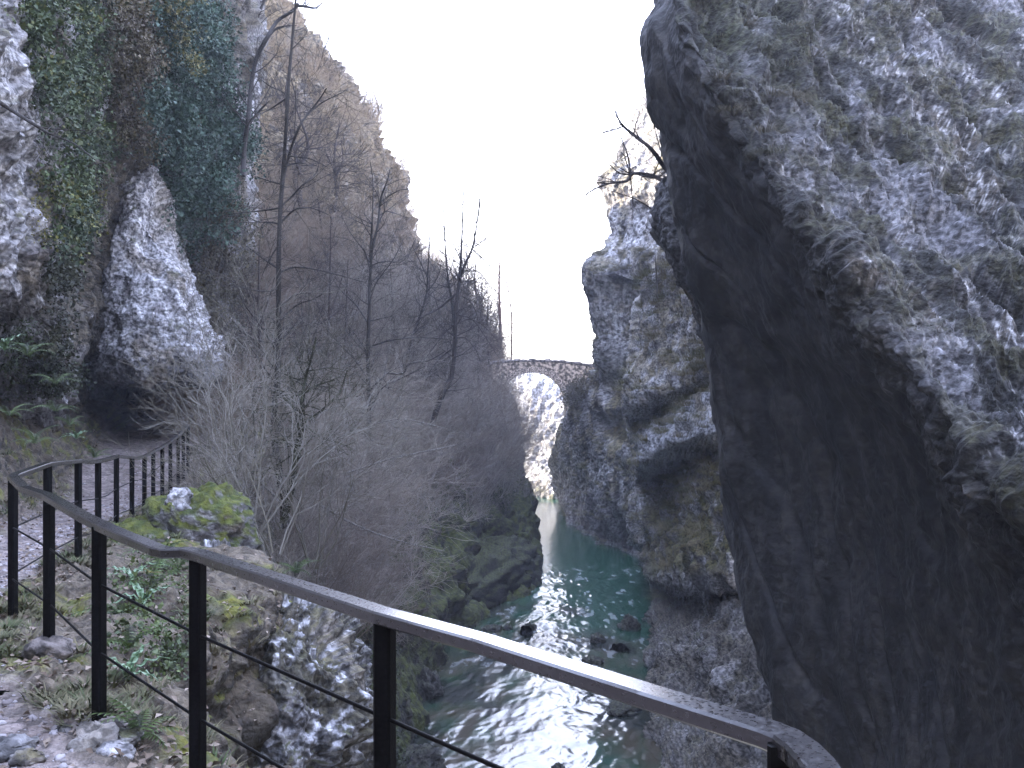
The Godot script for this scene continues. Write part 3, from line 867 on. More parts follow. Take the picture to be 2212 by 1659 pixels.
func ground() -> void:
	var D := [0.6, 1.6, 2.84, 3.9, 4.7, 5.8, 7.0, 8.0, 9.2, 10.7, 12.6, 14.0, 16.2, 18.0, 20.0, 24.0, 28.0, 34.0]
	var E := [0, 0, 0, 0, 0.02, 0.06, -0.02, -0.02, -0.03, -0.06, -0.2, -0.34, -0.43, -0.42, -0.16, 0.35, 0.85, 1.5]
	var XF := [1.2, 0.75, -0.37, -1.25, -2.0, -2.92, -3.6, -3.83, -4.1, -4.55, -5.13, -5.47, -5.98, -6.25, -6.67, -7.3, -7.7, -8.2]
	var XL := [-4, -4, -4.2, -4.5, -4.8, -5.1, -5.3, -5.5, -5.6, -5.8, -6.3, -6.8, -7.6, -8.2, -8.9, -9.9, -9.9, -10]
	var XR := [1.7, 1.1, -0.05, -0.98, -1.66, -2.15, -2.5, -2.4, -2.3, -3.1, -4.1, -4.55, -5.0, -5.3, -5.6, -6.0, -6.3, -7]
	var rows := []
	for i in D.size():
		var z: float = -D[i]
		var e: float = E[i]
		var l: float = XL[i]
		var f: float = XF[i]
		var r: float = XR[i]
		rows.append(PackedVector3Array([
			Vector3(l - 6.0, e + 6.5, z), Vector3(l - 2.5, e + 3.1, z), Vector3(l - 1.1, e + 1.3, z), Vector3(l - 0.35, e + 0.32, z), Vector3(l, e + 0.03, z), Vector3((l + f) * 0.5, e, z), Vector3(f - 0.2, e, z),
			Vector3(f + 0.15, e - 0.03, z), Vector3(r, e - 0.14, z), Vector3(r + 0.22, e - 0.9, z), Vector3(r + 0.5, e - 3.0, z - 0.3), Vector3(r + 1.0, -8.5, z - 0.6)]))
	var on_path := func(p: Vector3) -> float:
		var d := -p.z
		for i in D.size() - 1:
			if d <= D[i + 1]:
				var t: float = clampf((d - D[i]) / (D[i + 1] - D[i]), 0, 1)
				var l: float = lerpf(XL[i], XL[i + 1], t)
				var f: float = lerpf(XF[i], XF[i + 1], t) - 0.25
				return ss(l - 0.25, l + 0.25, p.x) * (1.0 - ss(f - 0.2, f + 0.2, p.x))
		return 0.0
	M.on_path = on_path
	var disp := func(p: Vector3, n: Vector3) -> float:
		var path: float = on_path.call(p)
		var wild := 1.0 - path
		var d := 0.03 * nf.get_noise_3dv(p * 1.5) + 0.018 * nf.get_noise_3dv(p * 6.0)
		d += wild * (0.12 * nf.get_noise_3dv(p * 1.1) + 0.09 * nf.get_noise_3dv(p * 3.1) + 0.04 * nr.get_noise_3dv(p * 5.0))
		d += (1.0 - absf(n.y)) * wild * (0.4 * nf.get_noise_3dv(p * 0.6) + 0.2 * nr.get_noise_3dv(p * 1.3))
		return d
	var paint := func(p: Vector3, n: Vector3) -> Color:
		var path: float = on_path.call(p + Vector3(0.25 * nf.get_noise_3dv(p * 1.7), 0, 0))
		var a := nf.get_noise_3dv(p * 1.4)
		var b := nf.get_noise_3dv(p * 7.0)
		var dirt := Color(0.17, 0.135, 0.12).lerp(Color(0.42, 0.355, 0.33), clampf(0.45 + a * 0.7 + b * 0.8, 0, 1))
		var soil := Color(0.075, 0.058, 0.038).lerp(Color(0.20, 0.165, 0.12), clampf(0.45 + a * 0.6 + b * 0.9, 0, 1))
		var moss := Color(0.075, 0.10, 0.018).lerp(Color(0.16, 0.15, 0.025), clampf(0.5 + b * 1.5, 0, 1))
		soil = soil.lerp(moss, ss(0.02, 0.30, nf.get_noise_3dv(p * 0.9 + Vector3(12, 0, 5)) + b * 0.25) * ss(0.2, 0.7, n.y))
		soil = soil.lerp(Color(0.07, 0.06, 0.05), ss(0.5, 0.1, n.y))
		return soil.lerp(dirt, path)
	var s := surf(rows, [10, 20, 26, 24, 10, 30, 40, 16, 36, 30, 26, 14], [6, 14, 26, 26, 36, 40, 36, 36, 40, 40, 30, 34, 26, 22, 26, 14, 8], disp, paint)
	tag(obj("ground", s.mesh, M.ground), "stony footpath with mossy verges and a leaf covered bank on its left", "path", "", "structure")
	M.ground_sheet = s

	# rock face under the path, beyond the rail
	s = surf(ctl([
		[320, 1230, 11.5, 380, 1195, 10.9, 440, 1190, 10.6, 500, 1205, 10.6, 560, 1250, 11, 600, 1270, 13],
		[330, 1330, 9.8, 400, 1290, 9.3, 470, 1262, 9.4, 560, 1272, 9.4, 648, 1312, 9.6, 700, 1320, 12],
		[340, 1440, 9.4, 405, 1420, 8.5, 480, 1400, 8.5, 600, 1390, 8.6, 702, 1395, 8.9, 745, 1380, 12],
		[350, 1540, 9.4, 405, 1520, 8.3, 500, 1500, 8.2, 640, 1490, 8.3, 738, 1500, 8.7, 780, 1490, 12],
		[350, 1690, 9.2, 405, 1680, 8.0, 500, 1680, 8.0, 640, 1680, 8.1, 746, 1680, 8.5, 790, 1680, 12],
		[350, 2300, 9.2, 405, 2300, 8.0, 500, 2300, 8.0, 640, 2300, 8.1, 760, 2300, 8.5, 800, 2300, 12],
		[350, 3200, 9.2, 405, 3200, 8.0, 500, 3200, 8.0, 640, 3200, 8.1, 780, 3200, 8.5, 820, 3200, 12],
	]), [10, 40, 70, 60, 14], [30, 50, 50, 60, 20, 8], func(p, n): return 0.22 * nf.get_noise_3dv(p * 0.9) + 0.16 * nr.get_noise_3d(p.x * 1.6, p.y * 0.7, p.z * 1.6) + 0.1 * nf.get_noise_3dv(p * 3.0) + 0.06 * nr.get_noise_3dv(p * 6.0),
		func(p, n):
			var v := nf.get_noise_3dv(p * 6.0)
			var c := lime(p, n, 0.75, 0.5, 0.3)
			c = c.lerp(Color(0.085, 0.075, 0.05), ss(-0.2, 0.15, nf.get_noise_3d(p.x * 2.2, p.y * 0.9, p.z * 2.2)) * 0.85)
			return c.lerp(Color(0.60, 0.60, 0.63), ss(0.12, 0.3, v + 0.5 * nf.get_noise_3d(p.x * 1.8, p.y * 0.8, p.z * 1.8)) * 0.85))
	tag(obj("rock_face", s.mesh, M.rock), "lichen spotted rock face dropping away below the near rail", "rock face", "", "structure")
	M.face = s


func bridge() -> void:
	var b := thing("stone_bridge", "old stone arch bridge with a low parapet crossing the gorge", "bridge", P(1150, 820, 71))
	var inv := b.position
	# profile in the plane of the bridge: x along it, y up; the arch is cut out
	var cx: float = P(1150, 0, 71).x
	var spring := EYE - 1.4
	var top := func(x: float) -> float: return EYE + 1.86 - 0.02 * (x - cx) * (x - cx)
	var span := 2.35
	var rise := 2.25
	var poly := PackedVector2Array()
	var x0 := cx - 10.5
	var x1 := cx + 5.6
	for k in 33:
		var x := lerpf(x0, x1, k / 32.0)
		poly.append(Vector2(x, top.call(x) - 0.28))
	poly.append(Vector2(x1, -4.0))
	poly.append(Vector2(cx + span, -4.0))
	for k in 25:
		var a := PI * k / 24.0
		poly.append(Vector2(cx + cos(a) * span, spring + sin(a) * rise))
	poly.append(Vector2(cx - span, -4.0))
	poly.append(Vector2(x0, -4.0))
	var wall := CSGPolygon3D.new()
	wall.polygon = poly
	wall.depth = 2.4
	wall.name = "spandrel_wall"
	wall.material = M.far_rock_plain
	wall.position = Vector3(0, 0, -70.0) - inv
	b.add_child(wall)
	# arch stones
	for k in 17:
		var a0 := PI * (k + 0.06) / 17.0
		var a1 := PI * (k + 0.94) / 17.0
		var q := PackedVector2Array()
		var hh: float = 0.42 + 0.05 * sin(k * 5.3)
		for a in [a0, a1]:
			q.append(Vector2(cos(a) * (span - 0.02), sin(a) * (rise - 0.02)))
		for a in [a1, a0]:
			q.append(Vector2(cos(a) * (span + hh), sin(a) * (rise + hh)))
		var st := CSGPolygon3D.new()
		st.polygon = q
		st.depth = 0.14
		st.name = "arch_stone" if k == 0 else "arch_stone_%03d" % k
		st.material = M.far_rock_pale
		st.position = Vector3(cx, spring, -69.93) - inv
		b.add_child(st)
	# parapet of rough coping stones
	for k in 30:
		var x := lerpf(x0 + 0.2, x1 - 0.2, k / 29.0)
		var m := boulder(Vector3(0.36, 0.15 + 0.03 * sin(k * 3.1), 0.24), 0.3, 0.02, 40 + k, func(p, n): return Color(0.26, 0.235, 0.22), 12, 8)
		var o := obj("coping_stone", m, M.far_rock, b)
		o.position = Vector3(x, top.call(x) - 0.18, -70.22) - inv
	var deck := obj("deck", bar(PackedVector3Array([Vector3(x0, top.call(x0) - 0.32, -71.2) - inv, Vector3(cx - 3, top.call(cx - 3) - 0.3, -71.2) - inv, Vector3(cx, top.call(cx) - 0.27, -71.2) - inv, Vector3(cx + 3, top.call(cx + 3) - 0.3, -71.2) - inv, Vector3(x1, top.call(x1) - 0.32, -71.2) - inv]), 1.1, 0.06), M.far_rock_plain, b)


func railing() -> void:
	var g := P(216, 1127, 4.66)
	var b := thing("metal_railing", "black metal railing of posts, handrail and two thin bars along the path edge", "railing", Vector3(g.x, 0, g.z))
	var o := b.position
	var posts := [
		[406, 917, 20.0, 1020], [396, 929, 19.3, 1051], [385, 940, 18.6, 1060], [368, 953, 17.8, 1073], [350.6, 963.5, 17.0, 1092], [331, 973, 16.2, 1101], [312, 984, 15.2, 1110], [285, 987, 14.0, 1129], [251.5, 984, 12.6, 1140],
		[212, 993, 10.7, 1180], [169, 993, 9.2, 1225], [103, 998, 8.0, 1262], [28, 1024, 7.0, 1340], [106, 1068, 5.82, 1402], [214, 1128, 4.64, 1585], [427, 1190, 3.87, 1740], [831, 1318, 2.84, 2080], [1690, 1583, 1.84, 2760]]
	for q in posts:
		var t := P(q[0], q[1], q[2])
		var low := P(q[0], q[3], q[2])
		if q[2] < 6.0 and q[2] > 4.0:
			var foot := obj("footing", boulder(Vector3(0.13, 0.07, 0.12), 0.35, 0.015, 80.0 + q[0], func(p, n): return Color(0.20, 0.175, 0.16), 24, 16), M.rock, b)
			foot.position = low - o
		obj("post", upright(low - o - Vector3(0, 0.12, 0), t.y - low.y + 0.10, 0.027, 0.3), M.paint, b)
	var rail := PackedVector3Array()
	for q in [[406, 916, 20.0], [396, 928, 19.3], [385, 939, 18.6], [368, 952, 17.8], [350.6, 963, 17.0], [331, 973, 16.2], [312, 983, 15.2], [295, 988, 14.4], [285, 986, 14.0], [251.5, 983, 12.6], [232, 989, 11.6], [212, 993, 10.7], [190, 995, 9.9], [169, 992, 9.2], [103, 998, 8.0], [34, 1022, 7.08], [28, 1026, 6.96], [34, 1032, 6.8], [53, 1050, 6.4], [103, 1066, 5.86], [166, 1101, 5.1], [216, 1127, 4.66], [269, 1150, 4.33], [340, 1179, 3.99], [360, 1184, 3.95], [403, 1183, 3.93], [430, 1189, 3.86], [831, 1318, 2.84], [1037, 1373, 2.56], [1400, 1486, 2.13], [1660, 1566, 1.89], [1700, 1582, 1.855], [1735, 1607, 1.79], [1765, 1638, 1.715], [1800, 1690, 1.61], [1850, 1800, 1.43], [1900, 2000, 1.18]]:
		rail.append(P(q[0], q[1], q[2]) - o - Vector3(0, 0.019, 0))
	obj("handrail", bar(rail, 0.036, 0.019), M.iron, b)
	var rods := [
		[[31, 1138, 7.0], [102, 1107, 8.0], [169, 1082, 9.2], [212, 1077, 10.7], [232, 1070, 11.6], [251, 1056, 12.6], [285, 1040, 14], [312, 1034, 15.2], [331, 1018, 16.2], [351, 1003, 17], [368, 988, 17.8], [385, 976, 18.6], [396, 965, 19.3], [406, 954, 20]],
		[[31, 1238, 7.0], [102, 1195, 8.0], [169, 1160, 9.2], [212, 1149, 10.7], [251, 1113, 12.6], [285, 1099, 14], [312, 1087, 15.2], [331, 1070, 16.2], [351, 1056, 17], [368, 1038, 17.8], [385, 1017, 18.6], [396, 1007, 19.3], [406, 992, 20]],
		[[28, 1140, 7.0], [107, 1185, 5.82], [214, 1262, 4.64], [427, 1371, 3.87], [831, 1550, 2.84], [1690, 1930, 1.84]],
		[[26, 1250, 7.0], [108, 1306, 5.82], [214, 1409, 4.64], [428, 1552, 3.87], [831, 1790, 2.84], [1690, 2300, 1.84]],
	]
	for r in rods:
		for k in r.size() - 1:
			var t := Tubes.new()
			var a := P(r[k][0], r[k][1], r[k][2]) - o
			var c := P(r[k + 1][0], r[k + 1][1], r[k + 1][2]) - o
			t.tube(PackedVector3Array([a, c]), PackedFloat32Array([0.0065, 0.0065]), 8)
			obj("rod", t.mesh(), M.paint, b)


func wet(p: Vector3, n: Vector3) -> Color:
	var a := nf.get_noise_3dv(p * 2.0)
	var c := Color(0.035, 0.032, 0.028).lerp(Color(0.14, 0.13, 0.115), clampf(0.5 + a, 0, 1))
	return c.lerp(Color(0.05, 0.06, 0.015), ss(0.5, 0.9, n.y + a * 0.6) * 0.5)


func stones() -> void:
	var by_water := [
		[1360, 1345, 48, 34, "squarish dark boulder standing in the river near the right bank"], [1136, 1362, 36, 20, "low black rock in the riffle just above the handrail"],
		[1146, 1352, 26, 14, "small black rock touching the low black one in the riffle"], [1290, 1378, 40, 22, "rounded black rock in midstream left of the squarish boulder"],
		[1338, 1398, 46, 14, "flat wet rock awash below the squarish boulder"], [1062, 1355, 46, 13, "flat dark rock at the left edge of the riffle"],
		[1098, 1356, 22, 9, "little wet stone between two rocks at the riffle"], [1280, 1425, 54, 14, "drowned dark rock just over the handrail in the shallows"],
		[1345, 1528, 92, 16, "long drowned rock under the handrail near the right bank"], [1208, 1662, 34, 18, "dark rock at the bottom edge of the picture in the river"],
		[1040, 1382, 30, 10, "narrow wet stone left of the riffle near the rail"], [925, 1475, 62, 60, "grey blocky rock at the foot of the left bank"],
		[880, 1425, 70, 70, "mossy brown rock on the left bank behind the rail post"], [905, 1640, 110, 55, "wet black rock on the left shore at the bottom edge"],
	]
	for i in by_water.size():
		var q: Array = by_water[i]
		var d: float = 9.0 * F / (q[1] + q[3] * 0.4 - 829.5)
		var r: float = q[2] * (0.4 if i < 11 else 0.5) / F * d
		var hh: float = maxf(q[3] * 0.6 / F * d, 0.12)
		var o := obj("boulder", boulder(Vector3(r, hh, r * 0.8), 0.55, 0.05, i + 1.0, wet), M.rock)
		o.position = P(q[0], q[1] + q[3] * 0.25, d)
		o.rotation.y = i * 1.3
		tag(o, q[4], "rock", "rocks in the river" if i < 11 else "rocks on the left shore")
	var crag := obj("crag", boulder(Vector3(1.5, 1.75, 1.6), 0.35, 0.25, 61.0, func(p, n): return Color(0.22, 0.17, 0.11).lerp(Color(0.40, 0.32, 0.22), clampf(0.5 + nf.get_noise_3dv(p * 1.3), 0, 1)), 50, 36), M.far_rock)
	crag.position = P(846, 540, 60.5)
	tag(crag, "square tan crag jutting from the left ridge against the sky", "crag")
	# the mossy knob beside the far railing
	var mossy := func(p: Vector3, n: Vector3) -> Color:
		var b := nf.get_noise_3dv(p * 6.0)
		var c := lime(p, n, 0.9, 0.2, 0.3)
		var moss := Color(0.05, 0.07, 0.010).lerp(Color(0.125, 0.135, 0.02), clampf(0.5 + b * 1.4, 0, 1))
		return c.lerp(moss, ss(0.05, 0.4, n.y + 0.5 * b + 0.3 * nf.get_noise_3dv(p * 1.7)))
	var o := obj("mossy_boulder", boulder(Vector3(0.62, 0.52, 0.7), 0.3, 0.05, 33.0, mossy, 90, 60), M.ground)
	o.position = P(432, 1150, 11.6)
	tag(o, "boulder capped with bright yellow green moss beside the far railing", "boulder")
	o = obj("boulder", boulder(Vector3(0.16, 0.17, 0.16), 0.4, 0.03, 21.0, func(p, n): return lime(p, n, 1.5, 0.0, 0.1), 40, 30), M.rock)
	o.position = P(390, 1095, 11.2)
	tag(o, "small white stone leaning on the mossy boulder", "rock")
	o = obj("mossy_boulder", boulder(Vector3(0.55, 0.25, 0.6), 0.35, 0.05, 35.0, mossy, 60, 40), M.ground)
	o.position = P(315, 1175, 11.3)
	tag(o, "low mossy hump left of the larger mossy boulder", "boulder")
	o = obj("mossy_rock", boulder(Vector3(1.9, 1.7, 5.6), 0.22, 0.16, 71.0, func(p, n): return Color(0.025, 0.022, 0.016).lerp(Color(0.06, 0.07, 0.016), ss(0.3, 0.85, n.y + 0.5 * nf.get_noise_3dv(p * 0.9))).lerp(Color(0.05, 0.042, 0.03), clampf(nf.get_noise_3dv(p * 2.0), 0, 1)), 110, 70), M.rock)
	o.position = P(1046, 1262, 43.0)
	o.rotation.y = -0.30
	tag(o, "dark rounded mossy rock foot jutting into the river from the left bank", "rock")
	# stones lying on the path and its edge
	var lie := [[104, 1430, 0.11, "grey stone with moss beside the foot of the second rail post"], [120, 1466, 0.09, "angular purplish stone at the mossy path edge"], [20, 1620, 0.17, "pale flat stone at the lower left of the path"], [60, 1640, 0.10, "pale stone right of the flat one at the lower left"],
		[210, 1600, 0.2, "flat slab under the foot of the third rail post"], [140, 1578, 0.07, "small buff stone on the path near the third post"], [250, 1625, 0.12, "stone in the grass right of the third rail post"], [40, 1470, 0.10, "rough grey stone on the path edge near the corner posts"],
		[75, 1450, 0.07, "little stone in the row of stones along the path"], [6, 1505, 0.08, "stone cut by the left picture edge on the path"], [275, 1590, 0.11, "grey stone beyond the third post among leaves"], [85, 1505, 0.06, "small stone in the middle of the near path"]]
	for i in lie.size():
		var q: Array = lie[i]
		var d: float = 1.64 * F / (q[1] - 829.5)
		o = obj("stone", boulder(Vector3(q[2], q[2] * 0.4, q[2] * 0.8) * 0.62, 0.5, 0.02, 50.0 + i, func(p, n): return lime(p, n, 0.9, 0.15, 0.1), 24, 16), M.rock)
		o.position = P(q[0], q[1], d)
		o.rotation.y = i * 2.1
		tag(o, q[3], "stone", "stones along the path")


# ---- bare wood
func grow(t: Tubes, p: Vector3, dir: Vector3, length: float, rad: float, level: int, kids: Array, wob: float, trop: float, c: Color, spread := 0.75) -> void:
	var n := 5 if level > 1 else (4 if level == 1 else 3)
	var pts := PackedVector3Array([p])
	var r := PackedFloat32Array([rad])
	var d := dir
	for i in n:
		d = (d + Vector3(rng.randfn() * wob, rng.randfn() * wob + trop, rng.randfn() * wob)).normalized()
		p += d * length / n
		pts.append(p)
		r.append(maxf(rad * (1.0 - 0.78 * (i + 1.0) / n), 0.0032))
	t.tube(pts, r, 5 if level > 1 else 3, c, Vector2.ONE, false)
	if level == 0:
		return
	for k in kids[level - 1]:
		var u := rng.randf_range(0.25, 1.0) * n
		var i := mini(int(u), n - 1)
		var q: Vector3 = pts[i].lerp(pts[i + 1], u - i)
		var axis := Vector3(rng.randfn(), rng.randfn(), rng.randfn()).normalized()
		var b := (pts[i + 1] - pts[i]).normalized()
		var e := (b + (axis - b * axis.dot(b)).normalized() * rng.randf_range(0.5, 1.2) * spread * 1.3).normalized()
		grow(t, q, e, length * rng.randf_range(0.38, 0.66), r[i] * 0.55, level - 1, kids, wob, trop, c, spread)


func path_px(q: Array, d: float) -> PackedVector3Array:
	var a := PackedVector3Array()
	var k := 0
	for i in range(0, q.size(), 2):
		a.append(P(q[i], q[i + 1], d + 0.25 * sin(k * 2.3)))
		k += 1
	var s := []
	for i in a.size() - 1:
		s.append(3)
	return spline(a, s)


func limb(t: Tubes, pts: PackedVector3Array, r0: float, r1: float, twigs: int, tw_len: float, c: Color, trop := 0.05, sides := 6) -> void:
	var r := PackedFloat32Array()
	var n := pts.size()
	for i in n:
		r.append(lerpf(r0, r1, float(i) / (n - 1)) * (1.0 + 0.16 * n1.get_noise_3dv(pts[i] * 6.0)))
	t.tube(pts, r, sides, c, Vector2.ONE, false)
	for k in twigs:
		var i := rng.randi_range(int(n * 0.2), n - 2)
		var b := (pts[i + 1] - pts[i]).normalized()
		var axis := Vector3(rng.randfn(), rng.randfn() * 0.8, rng.randfn()).normalized()
		var e := (b * 0.5 + axis).normalized()
		grow(t, pts[i], e, tw_len * rng.randf_range(0.5, 1.3), minf(r[i] * 0.45, 0.012 + tw_len * 0.006), 2, [3, 4], 0.13, trop, c)


func tree(label: String, d: float, trunk: Array, r0: float, r1: float, limbs: Array, c: Color, twigs: int, tw_len: float, category := "tree", called := "bare_tree") -> Node3D:
	var line := path_px(trunk, d)
	var o := thing(called, label, category, line[0])
	var t := Tubes.new()
	for i in line.size():
		line[i] -= o.position
	limb(t, line, r0, r1, twigs, tw_len, c, 0.05, 9)
	obj("trunk", t.mesh(), M.bark, o)
	for l in limbs:
		var p := path_px(l[1], d)
		for i in p.size():
			p[i] -= o.position
		t = Tubes.new()
		limb(t, p, l[0], l[0] * 0.3, l[2], tw_len, c)
		obj("branch", t.mesh(), M.bark, o)
	return o


func trees() -> void:
	var dark := Color(0.060, 0.052, 0.046)
	var grey := Color(0.13, 0.115, 0.10)
	var mossy := Color(0.055, 0.058, 0.02)
	tree("tall slender two stemmed bare tree rising left in the thicket to the top edge", 19.0,
		[618, 1140, 611, 1081, 601, 1011, 594, 958, 594, 870, 599, 835, 602, 740, 602, 622, 604, 484, 613, 356, 619, 262, 626, 150, 637, 22, 645, -60], 0.085, 0.018, [
		[0.034, [608, 400, 624, 337, 645, 277, 667, 244, 690, 215, 705, 191], 7], [0.016, [667, 244, 697, 221, 735, 202, 752, 191], 3], [0.02, [617, 232, 615, 202, 585, 187, 555, 165], 4],
		[0.02, [615, 215, 580, 238, 545, 255, 530, 285], 4], [0.018, [615, 360, 632, 354, 652, 352, 675, 360], 4], [0.018, [624, 337, 650, 340, 675, 345, 712, 364], 4],
		[0.022, [611, 442, 630, 425, 652, 401, 682, 375, 690, 350], 5], [0.022, [604, 484, 625, 462, 645, 450, 675, 450, 712, 465], 6], [0.02, [600, 450, 560, 456, 506, 461, 469, 469], 6],
		[0.02, [600, 580, 570, 560, 544, 540, 530, 530], 4], [0.02, [601, 590, 637, 577, 712, 589, 791, 611], 7], [0.018, [599, 700, 640, 660, 690, 640, 720, 600], 5], [0.018, [599, 760, 560, 700, 530, 660, 505, 600], 5]], dark, 26, 1.0)
	tree("second slender dark bare tree standing in the middle of the thicket", 29.0,
		[802, 1200, 800, 1080, 798, 958, 797, 870, 795, 765, 798, 659, 799, 611, 804, 540, 816, 487, 823, 428, 837, 389, 843, 364], 0.085, 0.015, [
		[0.04, [800, 560, 803, 500, 804, 477, 806, 400, 800, 350], 6], [0.022, [822, 436, 840, 424, 866, 410, 892, 411], 4], [0.022, [819, 480, 830, 459, 844, 458, 884, 472], 4], [0.025, [797, 566, 786, 540, 778, 530, 755, 500, 740, 470], 5],
		[0.026, [799, 590, 806, 572, 837, 565, 866, 568], 5], [0.03, [796, 752, 805, 747, 854, 733, 907, 729, 970, 733], 9], [0.035, [798, 880, 805, 870, 829, 835, 868, 817, 920, 790], 8], [0.035, [798, 860, 801, 842, 826, 817, 836, 807, 871, 807, 882, 786, 924, 780, 960, 760], 9],
		[0.025, [796, 700, 770, 660, 730, 620, 700, 560], 7], [0.025, [797, 640, 820, 600, 850, 560, 870, 520], 6], [0.025, [797, 820, 760, 770, 730, 740, 690, 690], 7]], dark, 26, 1.3)
	tree("thick ivy clad leaning tree at the left end of the bridge", 38.0,
		[935, 920, 942, 888, 959, 845, 975, 815, 982, 751, 985, 681, 992, 611, 1003, 575, 1020, 537, 1027, 505, 1036, 435, 1036, 400], 0.125, 0.014, [
		[0.06, [985, 660, 992, 600, 996, 558, 998, 505, 1001, 417, 1003, 354], 8], [0.05, [985, 635, 947, 667, 908, 688, 894, 713, 887, 751], 10], [0.03, [1022, 540, 1040, 556, 1059, 575, 1077, 597, 1101, 614], 10], [0.025, [1003, 586, 1031, 586, 1048, 604, 1066, 628], 8],
		[0.025, [990, 680, 1020, 690, 1050, 730, 1075, 770], 12], [0.025, [988, 700, 1010, 690, 1040, 700, 1078, 740], 12], [0.025, [986, 730, 1005, 730, 1030, 760, 1040, 790], 12], [0.03, [1003, 575, 985, 540, 975, 520, 960, 490], 8], [0.03, [998, 640, 1015, 650, 1030, 680, 1035, 720], 10],
		[0.03, [984, 700, 960, 720, 930, 760, 900, 800], 9], [0.03, [982, 750, 955, 770, 930, 800, 915, 840], 9]], Color(0.075, 0.062, 0.052), 80, 1.4)
	tree("straight thin bare tree left of the ivy clad one, against the sky", 38.5,
		[870, 830, 890, 727, 908, 681, 922, 632, 924, 593, 929, 505, 934, 442], 0.07, 0.012, [[0.03, [924, 600, 905, 560, 890, 530], 5], [0.03, [922, 632, 945, 600, 955, 560], 5]], dark, 34, 1.2)
	tree("thinnest pole tree close to the left of the ivy clad one", 39.0,
		[985, 740, 975, 642, 969, 611, 961, 523, 957, 428], 0.075, 0.014, [[0.02, [968, 600, 980, 560, 985, 530], 4]], dark, 34, 1.0)
	tree("reddish bare tree wrapped in dry creeper beyond the bridge", 76.0,
		[1084, 800, 1083, 766, 1080, 681, 1078, 611, 1080, 562], 0.16, 0.05, [[0.05, [1080, 640, 1066, 620, 1060, 590], 8], [0.05, [1080, 600, 1092, 585, 1100, 580], 8]], Color(0.16, 0.075, 0.045), 70, 0.8)
	tree("thin reddish bare tree right of the creeper clad one beyond the bridge", 78.0,
		[1105, 800, 1105, 769, 1105, 681, 1098, 630, 1094, 605], 0.09, 0.03, [[0.05, [1105, 700, 1118, 690, 1125, 670], 8]], Color(0.16, 0.085, 0.06), 40, 1.0)
	tree("small forked dark tree low in the thicket behind the mossy boulder", 17.0,
		[612, 1130, 628, 1060, 636, 1011, 643, 958, 655, 912, 653, 870, 660, 817, 675, 765, 683, 729], 0.075, 0.014, [[0.035, [655, 914, 685, 895, 713, 870, 735, 845, 750, 800], 8], [0.032, [645, 925, 643, 916, 636, 884, 622, 867, 600, 855], 7], [0.02, [656, 850, 690, 830, 730, 820], 6], [0.02, [642, 970, 610, 950, 570, 955], 6], [0.02, [648, 945, 690, 940, 720, 925], 6]], mossy, 22, 0.9)
	tree("smooth bent limb crossing the upper left sky with a forked tip", 27.0,
		[524, 380, 530, 300, 536, 259, 544, 176, 555, 124, 577, 82, 600, 45, 634, 22, 645, 8], 0.075, 0.045, [[0.05, [640, 12, 660, 14, 682, 17, 701, 0], 4], [0.04, [577, 82, 600, 60, 640, 55], 5], [0.05, [536, 270, 560, 240, 580, 220], 6]], Color(0.085, 0.075, 0.072), 12, 1.2)
	tree("dark double trunked tree on the ridge at the top left", 33.0,
		[522, 180, 529, 109, 534, 60, 540, 0, 545, -80], 0.11, 0.07, [[0.08, [527, 112, 540, 90, 559, 30, 574, -5, 590, -60], 5]], Color(0.06, 0.052, 0.05), 6, 1.6)
	tree("broad dark trunk at the top edge above the teal ivy", 33.0,
		[478, 170, 470, 110, 462, 30, 458, -80], 0.20, 0.13, [[0.06, [468, 100, 480, 60, 500, 40], 5]], Color(0.07, 0.058, 0.055), 5, 1.4)
	tree("gnarled bare branches reaching out from behind the overhanging wall", 20.0,
		[1530, 470, 1480, 420, 1439, 396, 1411, 380, 1368, 375, 1354, 391, 1316, 396, 1273, 415, 1256, 435], 0.06, 0.010, [
		[0.028, [1361, 378, 1361, 362, 1354, 329, 1340, 291], 4], [0.02, [1372, 376, 1340, 375, 1316, 354, 1300, 345], 4], [0.055, [1500, 440, 1435, 361, 1407, 322, 1368, 291, 1347, 273, 1337, 259, 1328, 238], 7], [0.018, [1347, 273, 1310, 285, 1270, 290], 3],
		[0.02, [1490, 500, 1425, 463, 1375, 431, 1312, 410], 3], [0.016, [1410, 380, 1430, 330, 1420, 280, 1400, 230], 5], [0.016, [1440, 365, 1420, 300, 1405, 240, 1380, 190], 5]], Color(0.085, 0.07, 0.06), 26, 0.7)
	tree("thin bare sapling on the grassy shelf of the middle right cliff", 34.0,
		[1420, 645, 1418, 600, 1416, 560, 1415, 535], 0.035, 0.01, [], Color(0.16, 0.14, 0.12), 12, 0.5)
	tree("long bent bare branch hanging over the ivy at the far left", 12.5,
		[-40, 195, 20, 235, 82, 274, 110, 290, 160, 310, 205, 345], 0.03, 0.006, [[0.012, [82, 274, 130, 280, 200, 283], 3]], dark, 4, 0.5)
	# more slender trees of the thicket
	var more := [[700, 905, 715, 470, 33, "slim bare tree between the two tall slender ones"], [745, 930, 752, 560, 35, "thin bare tree just left of the second slender tree"], [850, 890, 842, 560, 40, "thin bare tree just right of the second slender tree"], [890, 900, 905, 610, 43, "low bare tree among the branches left of the bridge"], [570, 900, 560, 520, 26, "thin bare tree left of the tall two stemmed one"], [660, 930, 668, 600, 30, "bare pole of a tree close to the right of the two stemmed one"], [950, 880, 952, 690, 50, "short bare tree below the ivy clad one"], [1035, 850, 1042, 650, 58, "small bare tree standing against the sky left of the bridge arch"], [1060, 800, 1055, 640, 62, "slight bare tree rising just above the bridge end"]]
